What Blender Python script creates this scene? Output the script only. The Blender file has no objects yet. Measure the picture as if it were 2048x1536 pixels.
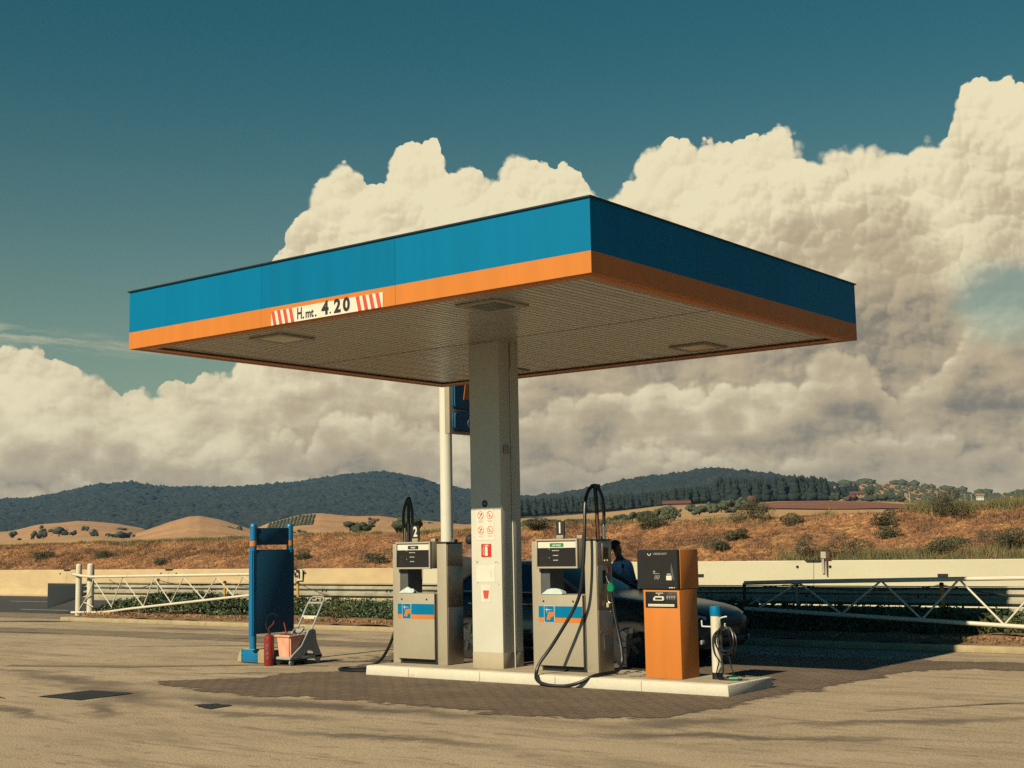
import bpy, bmesh, math, random
import numpy as np
from math import sin, cos, pi, radians, tan, atan2, hypot
from mathutils import Vector, Matrix

SC = bpy.context.scene
COL = SC.collection
# ------------------------------------------------------------------ camera
CAM = Vector((7.0956, -10.3787, 1.6639))
YAW, PITCH, ROLL = 0.6611, 0.1179, -0.0187
fwd = Vector((-sin(YAW)*cos(PITCH), cos(YAW)*cos(PITCH), sin(PITCH)))
r0 = Vector((cos(YAW), sin(YAW), 0)); u0 = r0.cross(fwd)
rr = r0*cos(ROLL)+u0*sin(ROLL); uu = -r0*sin(ROLL)+u0*cos(ROLL)
cd = bpy.data.cameras.new('camera'); cam = bpy.data.objects.new('camera', cd); COL.objects.link(cam)
cam.matrix_world = Matrix(((rr.x, uu.x, -fwd.x, CAM.x), (rr.y, uu.y, -fwd.y, CAM.y), (rr.z, uu.z, -fwd.z, CAM.z), (0, 0, 0, 1)))
cd.sensor_width = 36; cd.sensor_fit = 'HORIZONTAL'; cd.lens = 47.42; cd.clip_start = .1; cd.clip_end = 20000
SC.camera = cam
SC.view_settings.view_transform = 'Standard'; SC.view_settings.look = 'None'
SC.view_settings.exposure = .75; SC.view_settings.gamma = 1
SC.cycles.max_bounces = 6; SC.cycles.diffuse_bounces = 1; SC.cycles.glossy_bounces = 3
SC.cycles.transparent_max_bounces = 6; SC.cycles.volume_bounces = 0
SC.cycles.use_denoising = False

# ------------------------------------------------------------------ sun
SUN_EL = math.atan(.715)
sd = bpy.data.lights.new('sun', 'SUN'); sun = bpy.data.objects.new('sun', sd); COL.objects.link(sun)
sd.energy = 5.0; sd.angle = radians(.53); sd.color = (1, .85, .58)
sun.rotation_euler = Vector((-.006, 1, -.715)).to_track_quat('-Z', 'Y').to_euler()
sun.location = (2, -25, 20)

# ------------------------------------------------------------------ world: sky with cumulus banks
W = bpy.data.worlds.new('World'); SC.world = W; W.use_nodes = True
nt = W.node_tree; nt.nodes.clear()
def _n(kind): return nt.nodes.new(kind)
def _s(inp, v):
    if hasattr(v, 'links') or isinstance(v, bpy.types.NodeSocket): nt.links.new(v, inp)
    else: inp.default_value = v
def M(op, a, b=None, c=None, clamp=False):
    n = _n('ShaderNodeMath'); n.operation = op; n.use_clamp = clamp
    _s(n.inputs[0], a)
    if b is not None: _s(n.inputs[1], b)
    if c is not None: _s(n.inputs[2], c)
    return n.outputs[0]
def VM(op, a, b=None):
    n = _n('ShaderNodeVectorMath'); n.operation = op; _s(n.inputs[0], a)
    if b is not None: _s(n.inputs[1], b)
    return n.outputs[0]
def XYZ(x, y, z):
    n = _n('ShaderNodeCombineXYZ'); _s(n.inputs[0], x); _s(n.inputs[1], y); _s(n.inputs[2], z); return n.outputs[0]
def SEP(v):
    n = _n('ShaderNodeSeparateXYZ'); _s(n.inputs[0], v); return n.outputs
def NOI(v, scale, detail=4, rough=.5, out=0):
    n = _n('ShaderNodeTexNoise'); n.noise_dimensions = '3D'; _s(n.inputs['Vector'], v)
    n.inputs['Scale'].default_value = scale; n.inputs['Detail'].default_value = detail; n.inputs['Roughness'].default_value = rough
    return n.outputs[out]
def VOR(v, scale, detail=2, rough=.5, smooth=.3):
    n = _n('ShaderNodeTexVoronoi'); n.feature = 'SMOOTH_F1'; n.voronoi_dimensions = '3D'; n.normalize = True
    _s(n.inputs['Vector'], v); n.inputs['Scale'].default_value = scale; n.inputs['Detail'].default_value = detail
    n.inputs['Roughness'].default_value = rough; n.inputs['Smoothness'].default_value = smooth; n.inputs['Lacunarity'].default_value = 2.3
    return n.outputs[0]
def SS(v, a, b, lo=0., hi=1.):
    n = _n('ShaderNodeMapRange'); n.interpolation_type = 'SMOOTHSTEP'
    _s(n.inputs[0], v); _s(n.inputs[1], a); _s(n.inputs[2], b); _s(n.inputs[3], lo); _s(n.inputs[4], hi); return n.outputs[0]
def MIX(f, a, b):
    n = _n('ShaderNodeMix'); n.data_type = 'RGBA'; _s(n.inputs[0], f); _s(n.inputs[6], a); _s(n.inputs[7], b); return n.outputs[2]
def CURVE(v, pts, x0, x1, y0, y1):
    n = _n('ShaderNodeFloatCurve'); cm = n.mapping; cv = cm.curves[0]
    q = [((x-x0)/(x1-x0), (y-y0)/(y1-y0)) for x, y in pts]
    while len(cv.points) < len(q): cv.points.new(.5, .5)
    for p, (x, y) in zip(cv.points, q): p.location = (x, y); p.handle_type = 'AUTO_CLAMPED'
    cm.update()
    t = M('DIVIDE', M('SUBTRACT', v, x0), x1-x0, clamp=True)
    _s(n.inputs[1], t)
    return M('ADD', M('MULTIPLY', n.outputs[0], y1-y0), y0)

tc = _n('ShaderNodeTexCoord').outputs['Generated']
dx, dy, dz = SEP(VM('NORMALIZE', tc))
az = M('MULTIPLY', M('ARCTAN2', dx, dy), 180/pi)
el = M('MULTIPLY', M('ARCSINE', dz), 180/pi)
Pc = XYZ(az, el, 0.)
# cloud tops, in degrees of elevation against azimuth
TOP = [(-75, 8), (-66, 9), (-60, 8.0), (-58.4, 8.0), (-57.7, 8.05), (-56.9, 7.6), (-55.6, 7.25), (-54.4, 6.8), (-53.2, 6.35), (-52, 6.75), (-50.6, 7.0),
       (-49.9, 7.35), (-49.5, 7.75), (-48.95, 8.5), (-48.4, 10.2), (-48.0, 12.3), (-47.4, 13.1), (-46.85, 13.8), (-46.5, 14.6), (-45.8, 15.5), (-44.95, 15.95),
       (-44.3, 15.5), (-43.85, 15.5), (-43.1, 16.3), (-42.5, 16.95), (-41.6, 17.0), (-40.85, 16.9), (-40.4, 15.5), (-39.5, 15.75), (-38.6, 15.65), (-38, 16.05),
       (-37.1, 16.2), (-36.1, 16.2), (-35.3, 15.8), (-34.6, 15.15), (-34.0, 14.6), (-33.6, 14.6), (-32.5, 15.55), (-31.8, 16.3), (-30.7, 16.8), (-29.8, 16.4),
       (-28.6, 16.6), (-26.8, 16.5), (-26.1, 17.15), (-25.5, 16.8), (-24.6, 15.85), (-23.5, 15.8), (-21.3, 15.8), (-20.3, 15.95), (-19.7, 15.6), (-19.1, 16.7), (-18.8, 18.0), (-18.2, 18.4), (-17.2, 18.1), (-16.2, 17.2), (-14, 15), (-8, 13), (0, 9)]
w1 = VM('SUBTRACT', NOI(Pc, .55, 1, .5, 1), (.5, .5, .5)); w2 = VM('SUBTRACT', NOI(Pc, 3.1, 2, .55, 1), (.5, .5, .5))
Pw = VM('ADD', VM('ADD', Pc, VM('MULTIPLY', w1, (.35, .35, 0))), VM('MULTIPLY', w2, (.16, .16, 0)))
azw, elw, _ = SEP(Pw)
def VOR2(v, scale, off):
    n = _n('ShaderNodeTexVoronoi'); n.feature = 'F1'; n.voronoi_dimensions = '2D'
    _s(n.inputs['Vector'], VM('ADD', v, off)); n.inputs['Scale'].default_value = scale
    return n.outputs[0]
OCT = [(.30, .95, (3.3, 7.7, 0)), (.66, .70, (13.1, 2.7, 0)), (1.6, .26, (5.9, 17.3, 0)), (3.7, .10, (21.3, 9.1, 0)), (8.5, .038, (2.3, 31.1, 0))]
def height(P, octs=None):
    t = None
    for sc, am, off in (octs or OCT):
        d = VOR2(P, sc, off)
        v = M('MULTIPLY', M('MULTIPLY', d, d), -am*1.5)
        t = v if t is None else M('ADD', t, v)
    return t
h1 = height(Pw); h2 = height(VM('ADD', Pw, (-.13, .17, 0)))
relief = M('SUBTRACT', h1, h2)
relief = M('DIVIDE', relief, M('ADD', M('ABSOLUTE', relief), .30))       # soft limit, so folds stay gentle
lf = NOI(XYZ(M('MULTIPLY', az, .16), M('MULTIPLY', el, .30), 3.7), 1., 2, .55)
lf2 = NOI(XYZ(M('MULTIPLY', azw, .30), M('MULTIPLY', elw, .85), 9.1), 1., 3, .5)
bump = M('ADD', M('MULTIPLY', height(Pw, OCT[1:4]), 1.15), .42)
def layer(pts, fall, l_top, l_low, soft, jit, off):
    """a bank: lightness is l_top at its heads and sinks to l_low FALL degrees lower"""
    tp = CURVE(M('ADD', azw, off), pts, -80, 0, 0, 20)
    if jit: tp = M('ADD', tp, M('MULTIPLY', M('SUBTRACT', NOI(XYZ(M('MULTIPLY', azw, .5), off, M('MULTIPLY', elw, .25)), 1., 2, .5), .5), jit))
    d = M('ADD', M('SUBTRACT', tp, elw), bump)
    mk = SS(d, -.02, soft if off else M('ADD', .04, SS(lf2, .42, .62, 0., .38)))
    return mk, SS(d, 0., fall, l_top, l_low)
TOPB = [(-80, 4), (-62, 6.5), (-58, 6.2), (-55, 5.6), (-52, 4.2), (-49, 6.2), (-46, 8.0), (-43, 8.6), (-40, 7.4), (-37, 9.0), (-34, 11.2), (-31, 12.6), (-28, 12.4), (-26, 13.4), (-24, 13.2), (-22, 14.2), (-20, 12.8), (-18, 9.5), (-15, 8), (-8, 6), (0, 5)]
TOPC = [(-80, 3), (-60, 4.2), (-57, 5.2), (-54, 5.0), (-52, 3.0), (-48, 4.8), (-44, 5.6), (-40, 4.6), (-36, 6.0), (-32, 7.0), (-28, 6.4), (-24, 7.6), (-21, 6.2), (-18.5, 8.6), (-16, 8.4), (-8, 5), (0, 4)]
TOPD = [(-80, 2.5), (-58, 3.0), (-50, 3.6), (-44, 2.8), (-38, 3.4), (-33, 4.2), (-27, 3.6), (-22, 4.6), (-17, 3.8), (0, 3)]
mA, lA = layer(TOP, 7.5, 1.0, .62, .07, 0, 0.)
mB, lB = layer(TOPB, 4.2, .76, .35, .55, 1.6, .01)
mC, lC = layer(TOPC, 2.6, .71, .31, .45, 1.4, .02)
mD, lD = layer(TOPD, 2.4, .62, .36, .7, 1.2, .03)
def LM(f, a, b): return M('ADD', a, M('MULTIPLY', f, M('SUBTRACT', b, a)))
lA = M('SUBTRACT', lA, SS(az, -47.5, -51., 0., .20))
light = LM(mB, lA, lB); light = LM(mC, light, lC); light = LM(mD, light, lD)
light = M('ADD', light, M('MULTIPLY', M('SUBTRACT', lf, .5), .75))
light = M('ADD', light, M('MULTIPLY', M('SUBTRACT', lf2, .5), SS(el, 14., 6., .25, .62)))
light = M('ADD', light, M('MULTIPLY', M('SUBTRACT', NOI(XYZ(M('MULTIPLY', azw, .95), M('MULTIPLY', elw, 1.7), 2.2), 1., 3, .55), .5), SS(el, 12., 6., .0, .38)))
light = M('ADD', light, M('MULTIPLY', relief, SS(el, 4., 13.5, .12, .32)), clamp=True)
wisp = M('MULTIPLY', SS(NOI(XYZ(M('MULTIPLY', azw, .16), M('MULTIPLY', M('ADD', elw, M('MULTIPLY', az, .06)), 1.5), 5.5), 1., 4, .6), .46, .72), M('MULTIPLY', SS(M('ABSOLUTE', M('ADD', el, M('SUBTRACT', M('MULTIPLY', az, .06), 5.2))), .9, .1), SS(az, -49., -53.5)))
mA = M('MAXIMUM', mA, M('MULTIPLY', wisp, .55))
mask = M('MULTIPLY', mA, SS(M('ABSOLUTE', M('ADD', az, 38.)), 38., 27.))
# a torn opening low on the right
hx = M('DIVIDE', M('ADD', azw, 17.4), 1.9); hy = M('DIVIDE', M('SUBTRACT', elw, 9.4), 1.5)
hole = SS(M('ADD', M('ADD', M('MULTIPLY', hx, hx), M('MULTIPLY', hy, hy)), M('MULTIPLY', M('SUBTRACT', lf2, .5), 2.)), .1, 2.2)
mask = M('MULTIPLY', mask, M('ADD', M('MULTIPLY', hole, .72), .28))
cloud = MIX(SS(light, .05, .50), (.225, .20, .155, 1), (.50, .40, .255, 1))
cloud = MIX(SS(light, .42, 1.02), cloud, (.86, .76, .50, 1))
sky = _n('ShaderNodeTexSky'); sky.sky_type = 'NISHITA'; sky.sun_disc = False
sky.sun_elevation = SUN_EL; sky.sun_rotation = radians(180); sky.air_density = 1.0; sky.dust_density = 1.2; sky.ozone_density = 1.6; sky.altitude = 100
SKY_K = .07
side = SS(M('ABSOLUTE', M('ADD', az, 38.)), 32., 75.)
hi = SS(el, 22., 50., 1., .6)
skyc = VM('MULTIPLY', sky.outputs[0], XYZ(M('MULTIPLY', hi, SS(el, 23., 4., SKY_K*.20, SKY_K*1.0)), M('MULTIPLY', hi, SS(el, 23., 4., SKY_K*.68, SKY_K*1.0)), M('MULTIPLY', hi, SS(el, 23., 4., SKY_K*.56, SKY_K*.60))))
skyc = VM('MULTIPLY', skyc, XYZ(M('SUBTRACT', 1., M('MULTIPLY', side, .75)), M('SUBTRACT', 1., M('MULTIPLY', side, .28)), M('ADD', 1., M('MULTIPLY', side, .25))))  # sky beyond the view dimmed and blued, shaping the fill on shaded faces
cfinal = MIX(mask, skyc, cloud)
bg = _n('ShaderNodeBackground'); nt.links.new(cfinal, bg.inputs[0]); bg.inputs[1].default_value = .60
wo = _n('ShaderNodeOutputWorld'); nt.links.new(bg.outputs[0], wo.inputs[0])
W.cycles.sampling_method = 'MANUAL'; W.cycles.sample_map_resolution = 512

# ------------------------------------------------------------------ helpers
MATS = {}
def mat(name, col, rough=.75, metal=0., var=.12, vs=4., col2=None, bump=0., bs=60., fine=0., fs=150., spec=.4, stain=None, ss=1.2, st=.5, stretch=(1, 1, 1), world=False):
    m = bpy.data.materials.new(name); m.use_nodes = True; t = m.node_tree; N = t.nodes; L = t.links
    b = N['Principled BSDF']
    tcn = N.new('ShaderNodeTexCoord'); mp = N.new('ShaderNodeMapping'); mp.inputs['Scale'].default_value = stretch
    if world:
        g = N.new('ShaderNodeNewGeometry'); L.new(g.outputs['Position'], mp.inputs[0])
    else: L.new(tcn.outputs['Object'], mp.inputs[0])
    def noise(sc, de=4, ro=.6):
        n = N.new('ShaderNodeTexNoise'); n.inputs['Scale'].default_value = sc; n.inputs['Detail'].default_value = de; n.inputs['Roughness'].default_value = ro
        L.new(mp.outputs[0], n.inputs['Vector']); return n.outputs[0]
    col = tuple(v*.60 for v in col); col2 = tuple(v*.60 for v in col2) if col2 else None; stain = tuple(v*.60 for v in stain) if stain else None
    c = tuple(col)+(1,); c2 = tuple(col2)+(1,) if col2 else tuple(max(0, v*(1-2*var)) for v in col)+(1,)
    mr = N.new('ShaderNodeMapRange'); mr.inputs[1].default_value = .3; mr.inputs[2].default_value = .7; L.new(noise(vs), mr.inputs[0])
    mx = N.new('ShaderNodeMix'); mx.data_type = 'RGBA'; mx.inputs[6].default_value = c; mx.inputs[7].default_value = c2; L.new(mr.outputs[0], mx.inputs[0])
    out = mx.outputs[2]
    if stain:
        s = N.new('ShaderNodeMapRange'); s.inputs[1].default_value = st; s.inputs[2].default_value = st+.16; L.new(noise(ss, 6, .65), s.inputs[0])
        m2 = N.new('ShaderNodeMix'); m2.data_type = 'RGBA'; L.new(out, m2.inputs[6]); m2.inputs[7].default_value = tuple(stain)+(1,); L.new(s.outputs[0], m2.inputs[0]); out = m2.outputs[2]
    if fine:
        f = N.new('ShaderNodeMapRange'); f.inputs[1].default_value = .3; f.inputs[2].default_value = .7; f.inputs[3].default_value = 1-fine; f.inputs[4].default_value = 1+fine
        L.new(noise(fs, 2, .7), f.inputs[0])
        v = N.new('ShaderNodeVectorMath'); v.operation = 'SCALE'; L.new(out, v.inputs[0]); L.new(f.outputs[0], v.inputs['Scale']); out = v.outputs[0]
    L.new(out, b.inputs['Base Color'])
    b.inputs['Roughness'].default_value = rough; b.inputs['Metallic'].default_value = metal; b.inputs['Specular IOR Level'].default_value = spec
    if bump:
        bp = N.new('ShaderNodeBump'); bp.inputs['Distance'].default_value = bump; bp.inputs['Strength'].default_value = 1; L.new(noise(bs, 5, .65), bp.inputs['Height']); L.new(bp.outputs[0], b.inputs['Normal'])
    MATS[name] = m; return m

def tag(o, label=None, cat=None, group=None, kind=None):
    if label: o['label'] = label
    if cat: o['category'] = cat
    if group: o['group'] = group
    if kind: o['kind'] = kind
    return o
def thing(name, loc, label, cat, group=None):
    o = bpy.data.objects.new(name, None); COL.objects.link(o); o.location = loc; o.empty_display_size = .2
    return tag(o, label, cat, group)

class MB:
    """collects geometry with a material per face; build() links it as one mesh object"""
    def __init__(s): s.v = []; s.f = []; s.m = []; s.sm = []
    def add(s, vs, fs, m, smooth=False):
        k = len(s.v); s.v += [tuple(p) for p in vs]
        for f in fs: s.f.append(tuple(i+k for i in f)); s.m.append(m); s.sm.append(smooth)
        return s
    def box(s, x0, x1, y0, y1, z0, z1, m, bev=0., seg=2):
        if bev <= 0:
            v = [(x0, y0, z0), (x1, y0, z0), (x1, y1, z0), (x0, y1, z0), (x0, y0, z1), (x1, y0, z1), (x1, y1, z1), (x0, y1, z1)]
            return s.add(v, [(0, 3, 2, 1), (4, 5, 6, 7), (0, 1, 5, 4), (1, 2, 6, 5), (2, 3, 7, 6), (3, 0, 4, 7)], m)
        bm = bmesh.new(); bmesh.ops.create_cube(bm, size=1)
        for q in bm.verts: q.co = Vector(((x0+x1)/2+q.co.x*(x1-x0), (y0+y1)/2+q.co.y*(y1-y0), (z0+z1)/2+q.co.z*(z1-z0)))
        bmesh.ops.bevel(bm, geom=list(bm.edges), offset=bev, segments=seg, affect='EDGES', profile=.5)
        return s.bm(bm, m, True)
    def bm(s, bm, m, smooth=False):
        bm.verts.index_update(); s.add([tuple(q.co) for q in bm.verts], [[q.index for q in f.verts] for f in bm.faces], m, smooth); bm.free(); return s
    def prism(s, pts, a0, a1, m, axis='y', bev=0):
        """polygon pts extruded along an axis; for 'y' pts are (x,z), 'x' (y,z), 'z' (x,y)"""
        def P(p, a): return (p[0], a, p[1]) if axis == 'y' else (a, p[0], p[1]) if axis == 'x' else (p[0], p[1], a)
        n = len(pts); v = [P(p, a0) for p in pts]+[P(p, a1) for p in pts]
        f = [tuple(range(n)), tuple(range(2*n-1, n-1, -1))]+[(i, i+n, (i+1) % n+n, (i+1) % n) for i in range(n)]
        bm = bmesh.new(); bv = [bm.verts.new(p) for p in v]
        for q in f: bm.faces.new([bv[i] for i in q])
        bmesh.ops.recalc_face_normals(bm, faces=bm.faces)
        if bev: bmesh.ops.bevel(bm, geom=list(bm.edges), offset=bev, segments=2, affect='EDGES')
        return s.bm(bm, m, bool(bev))
    def tube(s, pts, r, m, n=10, caps=True, spline=0):
        pts = [Vector(p) for p in pts]
        if spline:
            q = []
            for i in range(len(pts)-1):
                p0 = pts[max(i-1, 0)]; p1 = pts[i]; p2 = pts[i+1]; p3 = pts[min(i+2, len(pts)-1)]
                for k in range(spline):
                    t = k/spline; q.append(.5*((2*p1)+(p2-p0)*t+(2*p0-5*p1+4*p2-p3)*t*t+(3*p1-p0-3*p2+p3)*t**3))
            q.append(pts[-1]); pts = q
        rs = r if isinstance(r, (list, tuple)) else [r]*len(pts)
        if len(rs) != len(pts): rs = [rs[0]+(rs[-1]-rs[0])*i/(len(pts)-1) for i in range(len(pts))]
        vs = []; fs = []; d0 = None; nv = None
        for i, p in enumerate(pts):
            d = (pts[min(i+1, len(pts)-1)]-pts[max(i-1, 0)]).normalized()
            if nv is None:
                a = Vector((0, 0, 1)) if abs(d.z) < .9 else Vector((1, 0, 0)); nv = d.cross(a).normalized()
            else: nv = (nv-d*nv.dot(d)).normalized()
            b = d.cross(nv)
            for k in range(n):
                a = 2*pi*k/n; vs.append(p+(nv*cos(a)+b*sin(a))*rs[i])
        for i in range(len(pts)-1):
            for k in range(n): fs.append((i*n+k, i*n+(k+1) % n, (i+1)*n+(k+1) % n, (i+1)*n+k))
        if caps: fs.append(tuple(range(n-1, -1, -1))); fs.append(tuple((len(pts)-1)*n+k for k in range(n)))
        return s.add(vs, fs, m, True)
    def lathe(s, prof, c, m, n=24, axis='z', caps=True):
        vs = []; fs = []
        for r, h in prof:
            for k in range(n):
                a = 2*pi*k/n
                if axis == 'z': vs.append((c[0]+r*cos(a), c[1]+r*sin(a), c[2]+h))
                elif axis == 'y': vs.append((c[0]+r*cos(a), c[1]+h, c[2]+r*sin(a)))
                else: vs.append((c[0]+h, c[1]+r*cos(a), c[2]+r*sin(a)))
        for i in range(len(prof)-1):
            for k in range(n): fs.append((i*n+k, i*n+(k+1) % n, (i+1)*n+(k+1) % n, (i+1)*n+k))
        if caps: fs.append(tuple(range(n-1, -1, -1))); fs.append(tuple((len(prof)-1)*n+k for k in range(n)))
        bm = bmesh.new(); bv = [bm.verts.new(p) for p in vs]
        for q in fs:
            try: bm.faces.new([bv[i] for i in q])
            except ValueError: pass
        bmesh.ops.recalc_face_normals(bm, faces=bm.faces)
        return s.bm(bm, m, True)
    def text(s, string, size, x, z, y, m, face='-y', th=.002, bold=0., shear=0., sx=1., align='CENTER'):
        cu = bpy.data.curves.new('lettering', 'FONT'); cu.body = string; cu.size = size; cu.offset = bold; cu.shear = shear; cu.align_x = align; cu.align_y = 'CENTER'; cu.extrude = th/2; cu.resolution_u = 3
        o = bpy.data.objects.new('lettering', cu); COL.objects.link(o)
        dg = bpy.context.evaluated_depsgraph_get(); dg.update(); me = bpy.data.meshes.new_from_object(o.evaluated_get(dg))
        vs = []
        for q in me.vertices:
            a, b, c = q.co.x*sx, q.co.y, q.co.z
            vs.append((x+a, y-c-th/2, z+b) if face == '-y' else (x+c+th/2, y+a, z+b))
        s.add(vs, [tuple(p.vertices) for p in me.polygons], m)
        bpy.data.objects.remove(o); bpy.data.curves.remove(cu); bpy.data.meshes.remove(me); return s
    def build(s, name, parent=None, label=None, cat=None, group=None, kind=None, autosmooth=35):
        me = bpy.data.meshes.new(name); off = Vector((0, 0, 0)); p = parent
        while p is not None: off += p.location; p = p.parent
        me.from_pydata([(a-off.x, b-off.y, c-off.z) for a, b, c in s.v], [], s.f)
        names = []
        for q in s.m:
            if q not in names: names.append(q)
        for q in names: me.materials.append(MATS[q])
        me.polygons.foreach_set('material_index', [names.index(q) for q in s.m]); me.polygons.foreach_set('use_smooth', s.sm)
        me.update()
        if any(s.sm): me.set_sharp_from_angle(angle=radians(autosmooth))
        o = bpy.data.objects.new(name, me); COL.objects.link(o)
        if parent is not None: o.parent = parent
        return tag(o, label, cat, group, kind)

def mesh_np(name, V, F, m, parent=None, smooth=False, **k):
    me = bpy.data.meshes.new(name); V = np.asarray(V, dtype=np.float32); F = np.asarray(F, dtype=np.int32); n = F.shape[1]
    off = Vector((0, 0, 0)); p = parent
    while p is not None: off += p.location; p = p.parent
    V = V-np.array(off, dtype=np.float32)
    me.vertices.add(len(V)); me.vertices.foreach_set('co', V.ravel()); me.loops.add(F.size); me.loops.foreach_set('vertex_index', F.ravel())
    me.polygons.add(len(F)); me.polygons.foreach_set('loop_start', np.arange(0, F.size, n, dtype=np.int32)); me.polygons.foreach_set('loop_total', np.full(len(F), n, dtype=np.int32))
    if smooth: me.polygons.foreach_set('use_smooth', np.ones(len(F), dtype=bool))
    me.materials.append(MATS[m]); me.update(calc_edges=True); me.validate()
    o = bpy.data.objects.new(name, me); COL.objects.link(o)
    if parent is not None: o.parent = parent
    return tag(o, k.get('label'), k.get('cat'), k.get('group'), k.get('kind'))

def vnoise(x, y, seed=0):
    xi = np.floor(x).astype(np.int64); yi = np.floor(y).astype(np.int64); xf = x-xi; yf = y-yi
    def h(a, b):
        n = (a*374761393+b*668265263+seed*1442695041) & 0x7fffffff; n = ((n ^ (n >> 13))*1274126177) & 0x7fffffff
        return ((n ^ (n >> 16)) & 0xffff)/65535.
    u = xf*xf*(3-2*xf); w = yf*yf*(3-2*yf)
    return (h(xi, yi)*(1-u)+h(xi+1, yi)*u)*(1-w)+(h(xi, yi+1)*(1-u)+h(xi+1, yi+1)*u)*w
def fbm(x, y, oc=4, seed=0):
    t = 0; a = .5
    for i in range(oc): t = t+a*(vnoise(x*2**i, y*2**i, seed+i)-.5); a *= .5
    return t
def grid_faces(nu, nv):
    i = np.arange(nu-1)[:, None]*nv+np.arange(nv-1)[None, :]; i = i.ravel()
    return np.stack([i, i+nv, i+nv+1, i+1], 1)

def leaves(n, sampler, size, rng, aspect=.55, up=0.):
    """n small leaf faces, positions from sampler(n) -> (n,3)"""
    P = sampler(n); n = len(P)
    a = rng.normal(size=(n, 3)); a[:, 2] += up; a /= np.linalg.norm(a, axis=1)[:, None]
    b = rng.normal(size=(n, 3)); b -= a*(a*b).sum(1)[:, None]; b /= np.linalg.norm(b, axis=1)[:, None]
    s = size*rng.uniform(.6, 1.3, n)[:, None]
    V = np.stack([P-a*s*.5, P+b*s*.5*aspect, P+a*s*.5, P-b*s*.5*aspect], 1).reshape(-1, 3)
    F = np.arange(4*n).reshape(n, 4)
    return V, F
def blades(P, h, w, rng, lean=.5):
    n = len(P); d = rng.normal(size=(n, 3))*lean; d[:, 2] = 1; d /= np.linalg.norm(d, axis=1)[:, None]
    s = rng.normal(size=(n, 3)); s[:, 2] = 0; s /= np.linalg.norm(s, axis=1)[:, None]+1e-9
    hh = (h*rng.uniform(.5, 1.3, n))[:, None] if np.ndim(h) == 0 else (h*rng.uniform(.6, 1.2, n))[:, None]
    V = np.stack([P-s*w, P+s*w, P+d*hh], 1).reshape(-1, 3)
    return V, np.arange(3*n).reshape(n, 3)
_ico = {}
def ico(sub):
    if sub not in _ico:
        bm = bmesh.new(); bmesh.ops.create_icosphere(bm, subdivisions=sub, radius=1); bm.verts.index_update()
        _ico[sub] = (np.array([v.co[:] for v in bm.verts]), np.array([[v.index for v in f.verts] for f in bm.faces])); bm.free()
    return _ico[sub]
def blobs(C, R, rng, sub=1, jag=.25):
    """one lumpy crown per centre; C (n,3), R (n,3)"""
    v, f = ico(sub); n = len(C)
    j = 1+rng.uniform(-jag, jag, (n, len(v), 1)); th = rng.uniform(0, 2*pi, n); c, s = np.cos(th)[:, None], np.sin(th)[:, None]
    x = v[None, :, 0]*c-v[None, :, 1]*s; y = v[None, :, 0]*s+v[None, :, 1]*c; z = np.repeat(v[None, :, 2], n, 0)
    V = np.stack([x, y, z], 2)*j*R[:, None, :]+C[:, None, :]
    F = f[None]+(np.arange(n)*len(v))[:, None, None]
    return V.reshape(-1, 3), F.reshape(-1, 3)
def join(*vf):
    V = []; F = []; k = 0
    for v, f in vf: V.append(v); F.append(f+k); k += len(v)
    return np.concatenate(V), np.concatenate(F)
def polar(az, D, z=None, el=None):
    a = np.radians(az); x = CAM.x+D*np.sin(a); y = CAM.y+D*np.cos(a)
    if el is not None: z = CAM.z+D*np.tan(np.radians(el))
    return np.stack([x, y, z+np.zeros_like(x)], -1)

# ------------------------------------------------------------------ materials
mat('asphalt', (.51, .405, .272), .9, var=.10, vs=.35, fine=.42, fs=38, stain=(.36, .28, .185), ss=.8, st=.56, bump=.008, bs=60, stretch=(1, 1.7, 1), world=True)
mat('asphalt_grey', (.30, .235, .165), .9, var=.2, vs=1.3, fine=.3, fs=70, bump=.006, bs=60, world=True)
mat('asphalt_dark', (.055, .05, .045), .85, var=.3, vs=2, fine=.3, fs=80, bump=.004, bs=80, world=True)
mat('asphalt_stain', (.165, .13, .095), .85, var=.25, vs=2.5, fine=.3, fs=60, world=True)
mat('tar', (.03, .03, .032), .7, var=.3, vs=3, fine=.3, fs=60, world=True)
mat('road', (.062, .062, .064), .85, var=.1, vs=.3, fine=.2, fs=30, stretch=(.2, 1, 1), world=True)
mat('roadpaint', (.62, .60, .54), .7, var=.15, vs=3)
mat('soil', (.34, .20, .10), .95, var=.3, vs=3, fine=.4, fs=30, bump=.03, bs=15)
mat('concrete_kerb', (.50, .40, .24), .9, var=.15, vs=3, fine=.12, fs=60, stain=(.25, .18, .11), ss=2, st=.58, bump=.004, bs=40)
mat('concrete_white', (.74, .70, .58), .85, var=.06, vs=3, fine=.06, fs=60, stain=(.42, .34, .23), ss=2.6, st=.62, bump=.004, bs=35)
mat('concrete_top', (.52, .44, .31), .9, var=.15, vs=4, fine=.12, fs=60, stain=(.30, .24, .16), ss=4, st=.58, bump=.003, bs=50)
mat('barrier_tan', (.62, .475, .27), .9, var=.1, vs=1., fine=.06, fs=20, stain=(.44, .32, .18), ss=.5, st=.62, stretch=(1, 1, 2.5))
mat('barrier_cream', (.60, .56, .41), .85, var=.04, vs=.7, fine=.04, fs=20, stain=(.48, .41, .28), ss=.8, st=.62, stretch=(.6, 1, 2))
mat('hole', (.02, .02, .02), .9)
mat('blue', (.0, .19, .40), .5, var=.05, vs=1.6, fine=.03, fs=300, spec=.1, stretch=(3, 3, .25))
mat('blue_b', (.0, .175, .375), .5, var=.05, vs=1.6, fine=.03, fs=300, spec=.1, stretch=(3, 3, .25))
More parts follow.
